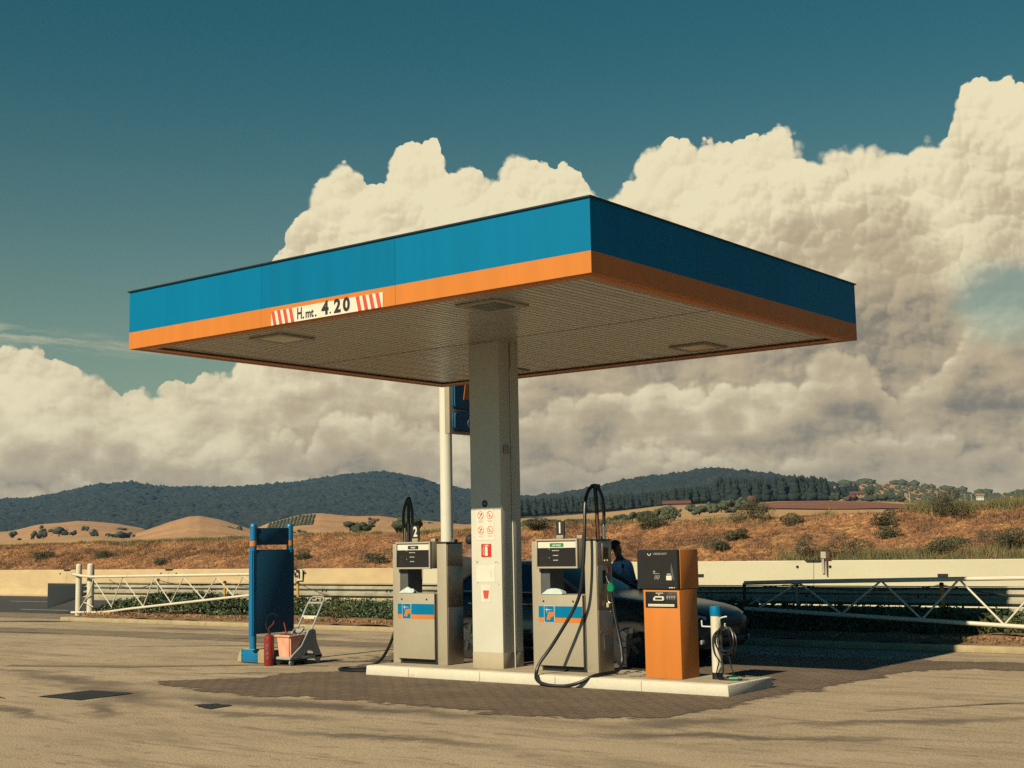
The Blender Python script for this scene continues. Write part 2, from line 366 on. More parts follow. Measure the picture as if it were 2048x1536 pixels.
mat('orange', (.67, .225, .042), .55, spec=.2, var=.06, vs=1.5, fine=.04, fs=200, stretch=(3, 3, .3))
mat('orange_rim', (.72, .28, .12), .45, var=.05, vs=2)
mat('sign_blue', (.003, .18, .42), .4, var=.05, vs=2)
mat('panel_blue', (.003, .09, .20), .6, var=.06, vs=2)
mat('dark_trim', (.012, .02, .028), .5)
mat('white', (.73, .72, .62), .55, var=.03, vs=3, fine=.03, fs=200)
mat('white_dirty', (.74, .69, .56), .5, var=.06, vs=2, fine=.05, fs=120, stain=(.42, .27, .15), ss=5, st=.62)
mat('paper', (.80, .76, .66), .7, var=.06, vs=12)
mat('plinth_grey', (.50, .43, .31), .7, var=.06, vs=6, fine=.05, fs=200)
mat('soffit', (.52, .51, .49), .28, var=.05, vs=1.0, spec=.6)
mat('soffit_gap', (.03, .03, .035), .8)
mat('lamp_frame', (.50, .45, .37), .5, var=.05)
mat('lamp_glass', (.10, .12, .13), .12, spec=.8)
mat('pump_grey', (.42, .375, .285), .5, var=.05, vs=3, fine=.04, fs=250, stain=(.31, .255, .18), ss=4, st=.61)
mat('pump_frame', (.46, .42, .34), .45, var=.05, vs=3)
mat('pump_inner', (.10, .105, .11), .55, var=.1)
mat('steel', (.46, .39, .33), .38, metal=.75, var=.15, vs=4, fine=.05, fs=60)
mat('chrome', (.78, .74, .66), .22, metal=1.)
mat('black', (.012, .014, .018), .45)
mat('glass_dark', (.008, .014, .02), .06, spec=.8)
mat('rubber', (.012, .015, .018), .38, var=.2, vs=30)
mat('rust', (.16, .06, .035), .8, var=.3, vs=20)
mat('green', (.0, .26, .12), .4)
mat('green_label', (.02, .26, .11), .5)
mat('red', (.62, .045, .03), .4, var=.08)
mat('red_ext', (.30, .03, .028), .3, var=.12, vs=9)
mat('print_red', (.70, .09, .04), .6)
mat('print_orange', (.72, .20, .07), .6)
mat('print_grey', (.35, .33, .28), .7)
mat('print_black', (.02, .02, .025), .6)
mat('cloth', (.60, .72, .68), .9, var=.1, vs=20)
mat('bucket', (.95, .50, .36), .5, var=.12, vs=5, stain=(.85, .30, .20), ss=6, st=.5, fine=.08, fs=80)
mat('plastic_grey', (.40, .42, .42), .5, var=.08, vs=8, stain=(.28, .27, .23), ss=9, st=.6)
mat('galv', (.50, .47, .36), .5, metal=.0, var=.2, vs=3, fine=.1, fs=50)
mat('yellow', (.75, .42, .05), .55, var=.15, vs=8, stain=(.20, .08, .04), ss=6, st=.62)
mat('chain', (.10, .06, .05), .7, metal=.5)
mat('hedge', (.035, .085, .045), .55, var=.3, vs=1.2, col2=(.095, .12, .035), fine=.4, fs=12, world=True)
mat('stem', (.16, .10, .06), .9, var=.3)
mat('bank', (.50, .235, .095), .95, var=.3, vs=.9, col2=(.20, .10, .055), fine=.6, fs=7, bump=.25, bs=4, stain=(.58, .33, .13), ss=1.1, st=.54, world=True)
mat('dry_grass', (.52, .29, .125), .85, var=.3, vs=.9, col2=(.22, .105, .055), fine=.5, fs=6, world=True)
mat('dead_scrub', (.10, .065, .045), .9, var=.3, vs=.9, col2=(.17, .10, .06), fine=.5, fs=6, world=True)
mat('weed', (.12, .14, .06), .8, var=.3, vs=1.2, col2=(.26, .21, .09), fine=.3, fs=5, world=True)
mat('shrub', (.045, .07, .04), .8, var=.3, vs=2, col2=(.13, .11, .055), fine=.3, fs=8, world=True)
mat('bush_far', (.028, .05, .034), .9, var=.3, vs=.3, col2=(.055, .07, .04), fine=.3, fs=2, world=True)
mat('olive', (.085, .105, .06), .9, var=.25, vs=.2, col2=(.045, .065, .04), fine=.3, fs=2, world=True)
mat('purple_bush', (.16, .10, .075), .9, var=.3, vs=.3, world=True)
mat('pine', (.008, .020, .020), .95, var=.3, vs=.1, col2=(.016, .032, .026), fine=.4, fs=.8, world=True)
mat('wood_far', (.009, .020, .024), .95, var=.3, vs=.012, col2=(.026, .038, .030), fine=.5, fs=.15, world=True)  # bluish base colour carries part of the distance haze
mat('field_gold', (.58, .34, .155), .95, var=.18, vs=.02, col2=(.42, .22, .10), fine=.3, fs=.4, world=True)
mat('field_straw', (.58, .36, .16), .95, var=.15, vs=.02, fine=.12, fs=.3, world=True)
mat('field_plough', (.30, .115, .06), .95, var=.2, vs=.02, fine=.2, fs=.4, world=True)
mat('roof_tile', (.19, .075, .05), .8, var=.15, vs=.4)
mat('house_wall', (.34, .22, .14), .85, var=.1, vs=.3)
mat('house_dark', (.03, .025, .03), .8)
mat('car_paint', (.010, .032, .045), .25, metal=.1, var=.04, spec=.35)
mat('car_silver', (.22, .23, .24), .3, metal=.5)
mat('car_glass', (.008, .03, .04), .08, spec=.5)
mat('tyre', (.015, .015, .017), .8)
mat('alloy', (.20, .21, .22), .3, metal=.8)
mat('lamp_clear', (.45, .47, .47), .08, spec=.9)
mat('skin', (.16, .08, .05), .6)
mat('hair', (.012, .012, .014), .7)
mat('shirt', (.55, .70, .90), .85, var=.1, vs=12)
mat('trousers', (.03, .035, .05), .85)
mat('dark_coat', (.015, .018, .025), .85)
# paving of small interlocking blocks
def paving_mat():
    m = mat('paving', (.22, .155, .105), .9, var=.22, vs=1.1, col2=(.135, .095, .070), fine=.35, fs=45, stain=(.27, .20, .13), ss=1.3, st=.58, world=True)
    t = m.node_tree; N = t.nodes; L = t.links; b = N['Principled BSDF']
    g = N.new('ShaderNodeNewGeometry'); w = N.new('ShaderNodeTexNoise'); w.inputs['Scale'].default_value = 6; L.new(g.outputs['Position'], w.inputs['Vector'])
    sc = N.new('ShaderNodeVectorMath'); sc.operation = 'MULTIPLY_ADD'; L.new(w.outputs[1], sc.inputs[0]); sc.inputs[1].default_value = (.03, .03, 0); L.new(g.outputs['Position'], sc.inputs[2])
    br = N.new('ShaderNodeTexBrick'); L.new(sc.outputs[0], br.inputs['Vector']); br.inputs['Scale'].default_value = 1; br.inputs['Brick Width'].default_value = .22; br.inputs['Row Height'].default_value = .11
    br.inputs['Mortar Size'].default_value = .012; br.inputs['Mortar Smooth'].default_value = .3; br.inputs['Color1'].default_value = (1, 1, 1, 1); br.inputs['Color2'].default_value = (.8, .8, .8, 1); br.inputs['Mortar'].default_value = (.45, .42, .4, 1)
    old = b.inputs['Base Color'].links[0].from_socket
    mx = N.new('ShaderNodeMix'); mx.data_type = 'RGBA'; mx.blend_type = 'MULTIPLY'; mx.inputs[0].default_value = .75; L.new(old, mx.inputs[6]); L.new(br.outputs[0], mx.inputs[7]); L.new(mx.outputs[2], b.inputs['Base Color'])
    bp = N.new('ShaderNodeBump'); bp.inputs['Distance'].default_value = .012; bp.invert = True; L.new(br.outputs[1], bp.inputs['Height']); L.new(bp.outputs[0], b.inputs['Normal'])
paving_mat()
def weathered_ground():
    # oil, tyre rubber and old spills as soft-edged dirt in the asphalt itself
    t = MATS['asphalt'].node_tree; N = t.nodes; L = t.links; b = N['Principled BSDF']; cur = b.inputs['Base Color'].links[0].from_socket
    g = N.new('ShaderNodeNewGeometry'); wn = N.new('ShaderNodeTexNoise'); wn.inputs['Scale'].default_value = 1.6; wn.inputs['Detail'].default_value = 5; wn.inputs['Roughness'].default_value = .65; L.new(g.outputs['Position'], wn.inputs['Vector'])
    wv = N.new('ShaderNodeVectorMath'); wv.operation = 'MULTIPLY_ADD'; L.new(wn.outputs[1], wv.inputs[0]); wv.inputs[1].default_value = (.9, .9, 0); L.new(g.outputs['Position'], wv.inputs[2])
    off = N.new('ShaderNodeVectorMath'); off.operation = 'SUBTRACT'; L.new(wv.outputs[0], off.inputs[0]); off.inputs[1].default_value = (.45, .45, 0)
    def layer(fac, col, amt):
        nonlocal cur
        m = N.new('ShaderNodeMix'); m.data_type = 'RGBA'; q = N.new('ShaderNodeMath'); q.operation = 'MULTIPLY'; L.new(fac, q.inputs[0]); q.inputs[1].default_value = amt
        L.new(q.outputs[0], m.inputs[0]); L.new(cur, m.inputs[6]); m.inputs[7].default_value = tuple(v*.6 for v in col)+(1,); cur = m.outputs[2]
    def ell(cx, cy, rx, ry, rot, soft=.5):
        mp = N.new('ShaderNodeMapping'); mp.vector_type = 'TEXTURE'; L.new(off.outputs[0], mp.inputs[0]); mp.inputs['Location'].default_value = (cx, cy, 0); mp.inputs['Rotation'].default_value = (0, 0, rot); mp.inputs['Scale'].default_value = (rx, ry, 1e4)
        ln = N.new('ShaderNodeVectorMath'); ln.operation = 'LENGTH'; L.new(mp.outputs[0], ln.inputs[0]); mr = N.new('ShaderNodeMapRange'); mr.interpolation_type = 'SMOOTHSTEP'; L.new(ln.outputs['Value'], mr.inputs[0]); mr.inputs[1].default_value = 1+soft*.5; mr.inputs[2].default_value = 1-soft; return mr.outputs[0]
    def nz(scale, lo, hi, st=(1, 1, 1), det=5, ro=.7, loc=(0, 0, 0)):
        mp = N.new('ShaderNodeMapping'); L.new(g.outputs['Position'], mp.inputs[0]); mp.inputs['Scale'].default_value = st; mp.inputs['Location'].default_value = loc
        n = N.new('ShaderNodeTexNoise'); n.inputs['Scale'].default_value = scale; n.inputs['Detail'].default_value = det; n.inputs['Roughness'].default_value = ro; L.new(mp.outputs[0], n.inputs['Vector']); mr = N.new('ShaderNodeMapRange'); mr.interpolation_type = 'SMOOTHSTEP'; mr.inputs[1].default_value = lo; mr.inputs[2].default_value = hi; L.new(n.outputs[0], mr.inputs[0]); return mr.outputs[0]
    layer(nz(.28, .45, .68), (.56, .44, .31), .6)                       # paler worn areas
    layer(nz(.9, .48, .66, (.45, 1.7, 1), loc=(3, 8, 0)), (.30, .23, .155), .75)
    layer(nz(1.7, .54, .66, (.35, 2.2, 1), loc=(11, 2, 0)), (.22, .17, .12), .6)      # streaky grime along the lanes
    layer(nz(3.5, .56, .68, (.5, 1.8, 1), loc=(7, 1, 0)), (.19, .145, .10), .7)
    layer(nz(13, .62, .70, (1, 1.5, 1), det=3), (.14, .105, .075), .75)                  # spots
    layer(nz(45, .62, .72, det=1, ro=.5), (.66, .54, .40), .45)            # light aggregate
    for e in ((-8.6, .25, 1.8, .32, -.2), (-6.4, -.55, 1.3, .28, -.35), (-4.4, -.35, 1.5, .25, .1), (-8.5, -1.4, 1.6, .22, -.3), (-5.4, -1.5, .9, .16, -.6), (-3.4, -1.0, 1.0, .18, .2), (-2.9, -.1, .9, .16, .1), (-7.2, 1.9, .7, .15, .4), (.9, -.2, .9, .2, .5), (2.2, 1.6, 1.5, .18, .7), (-12.6, 7.9, 1.5, .35, 0), (-10, 6.3, 2.6, .45, 0), (-16, 8.2, 2.0, .3, 0), (5, 6.6, 3, .3, .15), (-22.5, 8.6, 1.6, .25, .2), (-3.2, -.1, 2.6, .30, .05), (.5, .6, .8, .35, .9), (-9.9, -.6, 1.2, .16, -.1), (-11.5, .6, 1.6, .14, .1), (-6.2, -2.1, 1.3, .15, -.2), (-1.2, -1.6, 1.4, .16, .15), (1.8, .2, 1.2, .12, .4), (-7.0, 3.9, 1.6, .10, .5)):
        layer(ell(*e, soft=.9), (.13, .10, .078), .85)
    L.new(cur, b.inputs['Base Color'])
weathered_ground()
def vine_mat():
    m = mat('vineyard', (.50, .27, .13), .95, var=.2, vs=.02, fine=.1, fs=.3, world=True)
vine_mat()

# ------------------------------------------------------------------ ground and setting
def rough_poly(pts, amp, rng, step=.12):
    out = []
    n = len(pts)
    for i in range(n):
        a = np.array(pts[i]); b = np.array(pts[(i+1) % n]); k = max(1, int(np.linalg.norm(b-a)/step))
        d = (b-a)/max(np.linalg.norm(b-a), 1e-6); nn = np.array([-d[1], d[0]])
        for j in range(k): 
            p = a+(b-a)*j/k; out.append(tuple(p+nn*rng.uniform(-amp, amp)))
    return out
def smooth_poly(pts, it=2):
    p = [np.array(q, float) for q in pts]
    for _ in range(it):
        q = []
        for i in range(len(p)): a, b = p[i], p[(i+1) % len(p)]; q += [a*.75+b*.25, a*.25+b*.75]
        p = q
    return [tuple(q) for q in p]
def sheet(name, pts, z, m, kind='structure', amp=0., sm=0, seed=1, step=.12):
    rng = np.random.default_rng(seed)
    if sm: pts = smooth_poly(pts, sm)
    if amp: pts = rough_poly(pts, amp, rng, step)
    bm = bmesh.new(); vs = [bm.verts.new((x, y, z)) for x, y in pts]; f = bm.faces.new(vs); bmesh.ops.recalc_face_normals(bm, faces=[f])
    if f.normal.z < 0: f.normal_flip()
    bmesh.ops.triangulate(bm, faces=bm.faces)
    return MB().bm(bm, m).build(name, kind=kind)
sheet('ground', [(-3000, -600), (2600, -600), (2600, 3200), (-3000, 3200)], -.06, 'field_gold')
sheet('forecourt', [(-90, -60), (60, -60), (60, 11.35), (-90, 11.35)], 0., 'asphalt')
sheet('road', [(-400, 11.35), (200, 11.35), (200, 20.1), (-400, 20.1)], .004, 'road')
# strip of older grey asphalt along the kerb and where the exit meets the road
sheet('asphalt_strip', [(-90, 9.55), (-23.0, 9.6), (-22.2, 11.3), (-90, 11.3)], .004, 'asphalt_grey', amp=.05, seed=3)
sheet('asphalt_strip', [(-40, 6.9), (-24, 6.6), (-20.5, 7.0), (-16.5, 7.2), (-13.2, 7.3), (-10, 6.9), (-7.0, 7.2), (-7.0, 6.5), (-9.5, 6.1), (-12, 6.15), (-14.2, 6.0), (-17, 6.0), (-19, 5.7), (-24, 5.2), (-40, 5.0)], .004, 'asphalt_grey', amp=.04, seed=4)
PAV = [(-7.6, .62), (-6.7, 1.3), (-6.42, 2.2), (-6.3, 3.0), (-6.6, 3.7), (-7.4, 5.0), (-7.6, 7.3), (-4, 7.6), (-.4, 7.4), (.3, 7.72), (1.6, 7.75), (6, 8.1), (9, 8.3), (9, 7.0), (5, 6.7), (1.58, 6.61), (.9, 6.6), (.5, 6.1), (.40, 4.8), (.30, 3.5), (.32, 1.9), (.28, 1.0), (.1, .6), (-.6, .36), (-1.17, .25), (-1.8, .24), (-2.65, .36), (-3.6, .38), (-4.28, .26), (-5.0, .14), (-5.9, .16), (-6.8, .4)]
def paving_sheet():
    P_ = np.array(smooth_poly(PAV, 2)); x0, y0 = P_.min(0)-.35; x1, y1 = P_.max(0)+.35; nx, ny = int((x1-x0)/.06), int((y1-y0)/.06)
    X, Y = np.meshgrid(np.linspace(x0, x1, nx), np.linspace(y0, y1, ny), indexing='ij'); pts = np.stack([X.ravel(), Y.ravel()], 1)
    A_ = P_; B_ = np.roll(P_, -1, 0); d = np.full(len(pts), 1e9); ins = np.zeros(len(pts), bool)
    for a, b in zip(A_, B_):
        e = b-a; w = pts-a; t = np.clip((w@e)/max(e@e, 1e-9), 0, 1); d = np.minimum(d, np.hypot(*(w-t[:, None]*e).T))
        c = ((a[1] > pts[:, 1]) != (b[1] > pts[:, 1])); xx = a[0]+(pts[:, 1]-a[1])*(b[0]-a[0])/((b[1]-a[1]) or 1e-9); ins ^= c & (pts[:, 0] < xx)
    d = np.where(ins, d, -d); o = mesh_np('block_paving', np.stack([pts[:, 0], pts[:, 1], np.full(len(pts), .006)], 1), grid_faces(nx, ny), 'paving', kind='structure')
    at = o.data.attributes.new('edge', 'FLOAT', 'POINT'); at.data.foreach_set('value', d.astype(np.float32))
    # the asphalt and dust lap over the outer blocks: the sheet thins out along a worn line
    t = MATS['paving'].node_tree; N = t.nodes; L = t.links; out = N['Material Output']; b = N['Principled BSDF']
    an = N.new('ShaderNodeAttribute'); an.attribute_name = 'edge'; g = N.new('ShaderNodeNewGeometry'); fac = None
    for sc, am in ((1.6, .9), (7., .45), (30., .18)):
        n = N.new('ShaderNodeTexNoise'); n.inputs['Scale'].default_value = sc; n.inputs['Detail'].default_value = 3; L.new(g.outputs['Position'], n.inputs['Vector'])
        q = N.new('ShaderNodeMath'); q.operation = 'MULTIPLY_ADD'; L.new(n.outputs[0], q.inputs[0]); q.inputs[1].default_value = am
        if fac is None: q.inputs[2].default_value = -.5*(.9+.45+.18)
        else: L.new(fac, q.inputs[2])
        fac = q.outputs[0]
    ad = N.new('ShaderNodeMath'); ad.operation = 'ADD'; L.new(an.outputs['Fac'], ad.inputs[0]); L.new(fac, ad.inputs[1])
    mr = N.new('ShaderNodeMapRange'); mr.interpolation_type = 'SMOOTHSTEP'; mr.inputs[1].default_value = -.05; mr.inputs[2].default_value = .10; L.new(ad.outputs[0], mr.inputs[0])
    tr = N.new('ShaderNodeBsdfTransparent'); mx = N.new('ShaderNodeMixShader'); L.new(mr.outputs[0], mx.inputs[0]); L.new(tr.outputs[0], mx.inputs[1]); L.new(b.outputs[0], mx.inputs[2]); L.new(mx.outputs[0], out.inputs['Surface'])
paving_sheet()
sheet('asphalt_patch', [(-7.11, -1.2), (-7.12, -.47), (-6.38, -.40), (-6.32, -1.17)], .008, 'tar', amp=.012, seed=6)
sheet('asphalt_patch', [(-4.76, -.84), (-4.65, -.62), (-4.33, -.65), (-4.3, -.98)], .008, 'tar', amp=.02, seed=7, step=.06)
sheet('repair_strip', [(-11.5, 1.2), (-9.5, 2.0), (-8.0, 2.95), (-6.9, 3.3), (-6.9, 3.2), (-8.0, 2.82), (-9.4, 1.75), (-11.4, 1.0)], .005, 'asphalt_grey', amp=.02, seed=10)
# tar seams drawn by repairs
def seam(pts, w, seed):
    p = [Vector((x, y, 0)) for x, y in pts]; L = []; Rr = []
    for i, q in enumerate(p):
        d = (p[min(i+1, len(p)-1)]-p[max(i-1, 0)]).normalized(); n = Vector((-d.y, d.x, 0)); k = w*(.3+.7*sin(pi*i/(len(p)-1)))
        L.append((q.x+n.x*k, q.y+n.y*k)); Rr.append((q.x-n.x*k, q.y-n.y*k))
    sheet('asphalt_crack', L+Rr[::-1], .009, 'asphalt_dark', amp=.008, seed=seed, step=.1)
seam([(-13.2, 4.2), (-12.1, 4.9), (-10.8, 5.5), (-9.4, 6.0)], .03, 1)
seam([(-7.4, 3.72), (-6.9, 4.1), (-6.4, 4.5), (-5.8, 4.95)], .05, 2)
seam([(-11.3, -1.9), (-9.6, -1.35), (-8.2, -1.3), (-7.3, -1.5)], .03, 3)
seam([(-21, 5.6), (-19.2, 5.9), (-17.5, 6.1)], .05, 5)
seam([(1.6, 2.1), (2.4, 3.2), (3.6, 4.4), (4.6, 5.0)], .02, 6)
seam([(-24.2, 8.2), (-22.6, 8.8), (-21.6, 9.0)], .12, 7)
seam([(-12.9, 6.3), (-11.9, 7.2), (-11.2, 7.5)], .05, 8)
for x0, x1, y in ((-35.9, -33.4, 16.2), (-29.3, -26.9, 12.45), (-44, -41.5, 16.2), (-37, -34.6, 12.45), (-21.5, -19, 12.45), (-27, -24.5, 16.2)):
    sheet('road_marking', [(x0, y), (x1, y), (x1, y+.13), (x0, y+.13)], .009, 'roadpaint')
# planted verge with its kerb
kb = MB(); x = -21.9; rng = np.random.default_rng(2)
kb.box(-21.9, 30, 9.03, 9.2, 0, .10, 'concrete_kerb', .015)
kb.box(-22.06, -21.9, 9.03, 11.3, 0, .10, 'concrete_kerb', .015)
kb.build('kerb', kind='structure')
gx = np.linspace(-21.9, 30, 420); gy = np.linspace(9.2, 11.3, 22); X, Y = np.meshgrid(gx, gy, indexing='ij')
Z = .10+.10*np.sin(np.clip((Y-9.2)/2.1, 0, 1)*pi)+fbm(X*2.5, Y*2.5, 4, 5)*.12
V = np.stack([X, Y, Z], 2).reshape(-1, 3); mesh_np('verge_soil', V, grid_faces(len(gx), len(gy)), 'soil', smooth=True, kind='structure')

# ------------------------------------------------------------------ bank behind the barrier
def crest_z(x):   # crest line at y = 24.5
    xs = [-90, -51.2, -38, -25, -17, -8, 0, 7, 14, 40]
    zs = [1.9, 1.96, 2.02, 2.12, 2.24, 2.30, 2.42, 2.50, 2.52, 2.6]
    return np.interp(x, xs, zs)
def bank_z(X, Y):
    t = np.clip((Y-20.35)/4.15, 0, 1); base = .72+(crest_z(X)-.72)*(t**.85)
    z = base+fbm(X*.35, Y*.5, 4, 11)*.32*np.clip(t*3, .2, 1)*(1-.6*(t > .97))+fbm(X*2.2, Y*2.4, 3, 17)*.16
    return z-np.clip(Y-25, 0, 9)*.05
gx = np.linspace(-80, 26, 900); gy = np.concatenate([np.linspace(20.36, 25, 60), np.linspace(25.3, 34, 12)]); X, Y = np.meshgrid(gx, gy, indexing='ij')
V = np.stack([X, Y, bank_z(X, Y)], 2).reshape(-1, 3); mesh_np('embankment', V, grid_faces(len(gx), len(gy)), 'bank', smooth=True, kind='structure')
rng = np.random.default_rng(21)
# dry grass and stubble in uneven tufts
n = 15000; px = rng.uniform(-70, 16, n); py = rng.uniform(20.4, 24.7, n)
keep = vnoise(px*.9, py*1.3, 3)+.5*vnoise(px*3, py*3, 4) > rng.uniform(.25, 1.05, n); px, py = px[keep], py[keep]
k = 9; cx = np.repeat(px, k)+rng.normal(0, .07, len(px)*k); cy = np.repeat(py, k)+rng.normal(0, .07, len(px)*k)
P = np.stack([cx, cy, bank_z(cx, cy)-.02], 1); V, F = blades(P, .15, .011, rng, 1.0)
mesh_np('dry_grass', V, F, 'dry_grass', kind='stuff', label='dry brown grass and stubble covering the embankment', cat='grass')
# darker dead scrub in patches
n = 9000; px = rng.uniform(-70, 16, n); py = rng.uniform(20.4, 24.6, n)
keep = fbm(px*.35, py*.8, 3, 41)+.6*fbm(px*1.6, py*1.6, 2, 43) > .10; px, py = px[keep], py[keep]
k = 16; cx = np.repeat(px, k)+rng.normal(0, .10, len(px)*k); cy = np.repeat(py, k)+rng.normal(0, .10, len(px)*k)
P = np.stack([cx, cy, bank_z(cx, cy)-.02], 1); V, F = blades(P, .17, .008, rng, .9)
mesh_np('dead_scrub', V, F, 'dead_scrub', kind='stuff', label='dark dead scrub in patches on the embankment', cat='scrub')
# greener weeds near the crest and low behind the pale barrier
n = 4200; px = np.concatenate([rng.uniform(-7, 14, n), rng.uniform(-9, 14, n//3), rng.uniform(-60, -9, n//2)]); py = np.concatenate([rng.uniform(24.0, 25.2, n), rng.uniform(20.4, 21.4, n//3), rng.uniform(24.2, 25, n//2)])
keep = vnoise(px*.8, py, 31) > .42; px, py = px[keep], py[keep]; k = 12
cx = np.repeat(px, k)+rng.normal(0, .09, len(px)*k); cy = np.repeat(py, k)+rng.normal(0, .09, len(px)*k)
P = np.stack([cx, cy, bank_z(cx, cy)-.02], 1); V, F = blades(P, np.where(P[:, 0] > -9, .34, .16), .010, rng, .45)
mesh_np('weeds', V, F, 'weed', kind='stuff', label='grey green weeds along the crest and foot of the embankment', cat='weeds')

def bush(name, c, r, label, m='shrub', cat='bush', group=None, n=500, leaf=.10, seed=0, trunk=0.):
    rng = np.random.default_rng(seed)
    t = thing(name, c, label, cat, group); c = np.array(c, float); r = np.array(r, float)
    k = max(3, int(5+rng.integers(0, 4))); cc = c+np.array([0, 0, r[2]*.8+trunk])+rng.normal(size=(k, 3))*r*.42; cc[:, 2] = np.maximum(cc[:, 2], c[2]+trunk+r[2]*.35); cr = rng.uniform(.45, .75, k)
    def samp(n):
        i = rng.integers(0, k, n); d = rng.normal(size=(n, 3)); d /= np.linalg.norm(d, axis=1)[:, None]
        return cc[i]+d*r*cr[i][:, None]*(rng.uniform(.35, 1, n)**.5)[:, None]
    V, F = leaves(n, samp, leaf, rng, .6); V[:, 2] = np.maximum(V[:, 2], c[2]+.01)
    mesh_np('foliage', V, F, m, parent=t)
    b = MB()
    for i in range(4):
        a = rng.uniform(0, 2*pi); b.tube([c, c+np.array([cos(a)*r[0]*.12, sin(a)*r[1]*.12, trunk+r[2]*.5]), c+np.array([cos(a)*r[0]*.5, sin(a)*r[1]*.5, trunk+r[2]*1.1])], [r[2]*.06, r[2]*.02], 'stem', 6)
    b.build('stem' if trunk == 0 else 'trunk', t)
    return t
SHR = [(-27.9, .92, .42, .30, 'dark spiky shrub on the embankment crest above the orange payment machine'), (-26.3, .66, .26, .18, 'small dark shrub high on the embankment below the pine stand'),
       (-20.2, .84, .42, .34, 'wide dark green shrub at the top of the embankment on the right'), (-22.5, .62, .3, .2, 'round dark tuft shrub halfway up the right side of the embankment'),
       (-22.63, .07, .28, .16, 'low dark shrub in the middle of the right embankment face'), (-20.4, -.50, .5, .22, 'dark scrubby bush just above the pale barrier on the right'),
       (-17.9, -.50, .5, .32, 'large dark bush above the pale barrier at the right edge'), (-25.35, -.78, .30, .34, 'green reedy plant growing through the notch in the pale barrier'),
       (-24.3, -.80, .5, .25, 'loose green weed bush beside the notch of the pale barrier'), (-57.06, -.12, .45, .22, 'dark scrub at the far left of the embankment'),
       (-54.6, -.11, .4, .16, 'flat dark shrub on the embankment above the left gate post'), (-52.5, -.40, .35, .14, 'small shrub above the tan barrier behind the left gate'),
       (-46.7, -.33, .32, .15, 'tiny dark shrub on the tan barrier line right of the blue sign'), (-43.6, -.57, .4, .2, 'dark shrub low on the embankment behind the diesel pump'),
       (-32.2, .72, .5, .26, 'grey green bush on the embankment crest right of the tall hose mast'), (-29.2, -.3, .35, .2, 'dull green tuft on the embankment above the payment machine'),
       (-28.6, .1, .3, .2, 'dark weed clump halfway up the embankment over the payment machine'), (-36.9, .70, .5, .2, 'low green bush on the crest just right of the canopy column')]
for i, (a, e, rx, rz, lb) in enumerate(SHR):
    # walk out along the azimuth until the bank is met at that elevation
    D = np.linspace(31, 85, 1200); p = polar(np.full(1200, a), D, 0.); bz = bank_z(p[:, 0], p[:, 1]); ee = np.degrees(np.arctan2(bz-CAM.z, D))
    ok = (p[:, 1] > 20.5) & (p[:, 1] < 24.6) & (ee >= e-.12); j = int(np.argmax(ok)) if ok.any() else int(np.argmin(abs(p[:, 1]-24.4)))
    bush('shrub', (p[j, 0], p[j, 1], bz[j]-.03), (rx*1.2, rx, rz), lb, seed=100+i, n=int(2400*rx/.4), leaf=.042, cat='shrub', group='shrubs on the embankment')

# ------------------------------------------------------------------ far land
def hill(name, prof, D0, D1, z0, m, nA=260, nD=26, pw=1.15, amp=1., ns=.02, seed=1, back=.35, kind='structure'):
    az = np.linspace(prof[0][0], prof[-1][0], nA); el = np.interp(az, [p[0] for p in prof], [p[1] for p in prof]); kk = np.hanning(max(3, nA//28)); kk /= kk.sum(); el = np.convolve(np.pad(el, len(kk)//2, mode='edge'), kk, mode='same')[len(kk)//2:len(kk)//2+nA]
    t = np.concatenate([np.linspace(0, 1, nD), 1+np.linspace(.1, 1, 6)*back]); A, T = np.meshgrid(az, t, indexing='ij'); E = np.repeat(el[:, None], len(t), 1)
    D = D0+(D1-D0)*T; zr = CAM.z+D1*np.tan(np.radians(E))
    h = np.where(T <= 1, np.clip(T, 0, 1)**pw, 1-((T-1)/back)**2*1.0); Z = z0+(zr-z0)*h
    p = polar(A, D, 0.); Z = Z+fbm(p[..., 0]*ns, p[..., 1]*ns, 4, seed)*amp*np.clip(T*2, 0, 1)
    p[..., 2] = Z; mesh_np(name, p.reshape(-1, 3), grid_faces(nA, len(t)), m, smooth=True, kind=kind)
    def surf(a, tt):
        e = np.interp(a, [q[0] for q in prof], [q[1] for q in prof]); Dd = D0+(D1-D0)*tt; q = polar(a, Dd, 0.); zr = CAM.z+D1*np.tan(np.radians(e))
        q[..., 2] = z0+(zr-z0)*np.clip(tt, 0, 1)**pw+fbm(q[..., 0]*ns, q[..., 1]*ns, 4, seed)*amp*np.clip(tt*2, 0, 1); return q
    return surf
R1 = [(-66, 1.9), (-59.25, 2.0), (-57.57, 2.05), (-56.25, 2.28), (-54.91, 2.58), (-53.54, 2.66), (-52.55, 2.47), (-51.36, 2.47), (-49.34, 2.5), (-47.7, 2.62), (-46.04, 2.79), (-44.79, 2.95), (-43.32, 3.0), (-42.27, 2.82), (-41.22, 2.45), (-40.37, 2.31), (-39.32, 2.13), (-37.63, 1.9), (-36.36, 1.75), (-35.31, 1.5), (-33.5, .9)]
R2 = [(-39.5, .9), (-38.48, 1.4), (-37.63, 1.72), (-36.36, 1.85), (-35.3, 1.98), (-34.24, 2.18), (-33.18, 2.41), (-32.12, 2.56), (-31.07, 2.64), (-29.6, 2.84), (-28.57, 2.7), (-27.34, 2.56), (-25.92, 2.3), (-24.72, 2.12), (-23.53, 1.95), (-21.96, 1.6), (-20, .9)]
R3 = [(-26.5, 1.5), (-25.93, 1.95), (-24.32, 2.14), (-23.52, 2.2), (-22.33, 2.15), (-21.16, 2.01), (-20.01, 1.81), (-18.88, 1.62), (-17.94, 1.62), (-17.22, 1.76), (-15.5, 2.0), (-12, 1.5)]
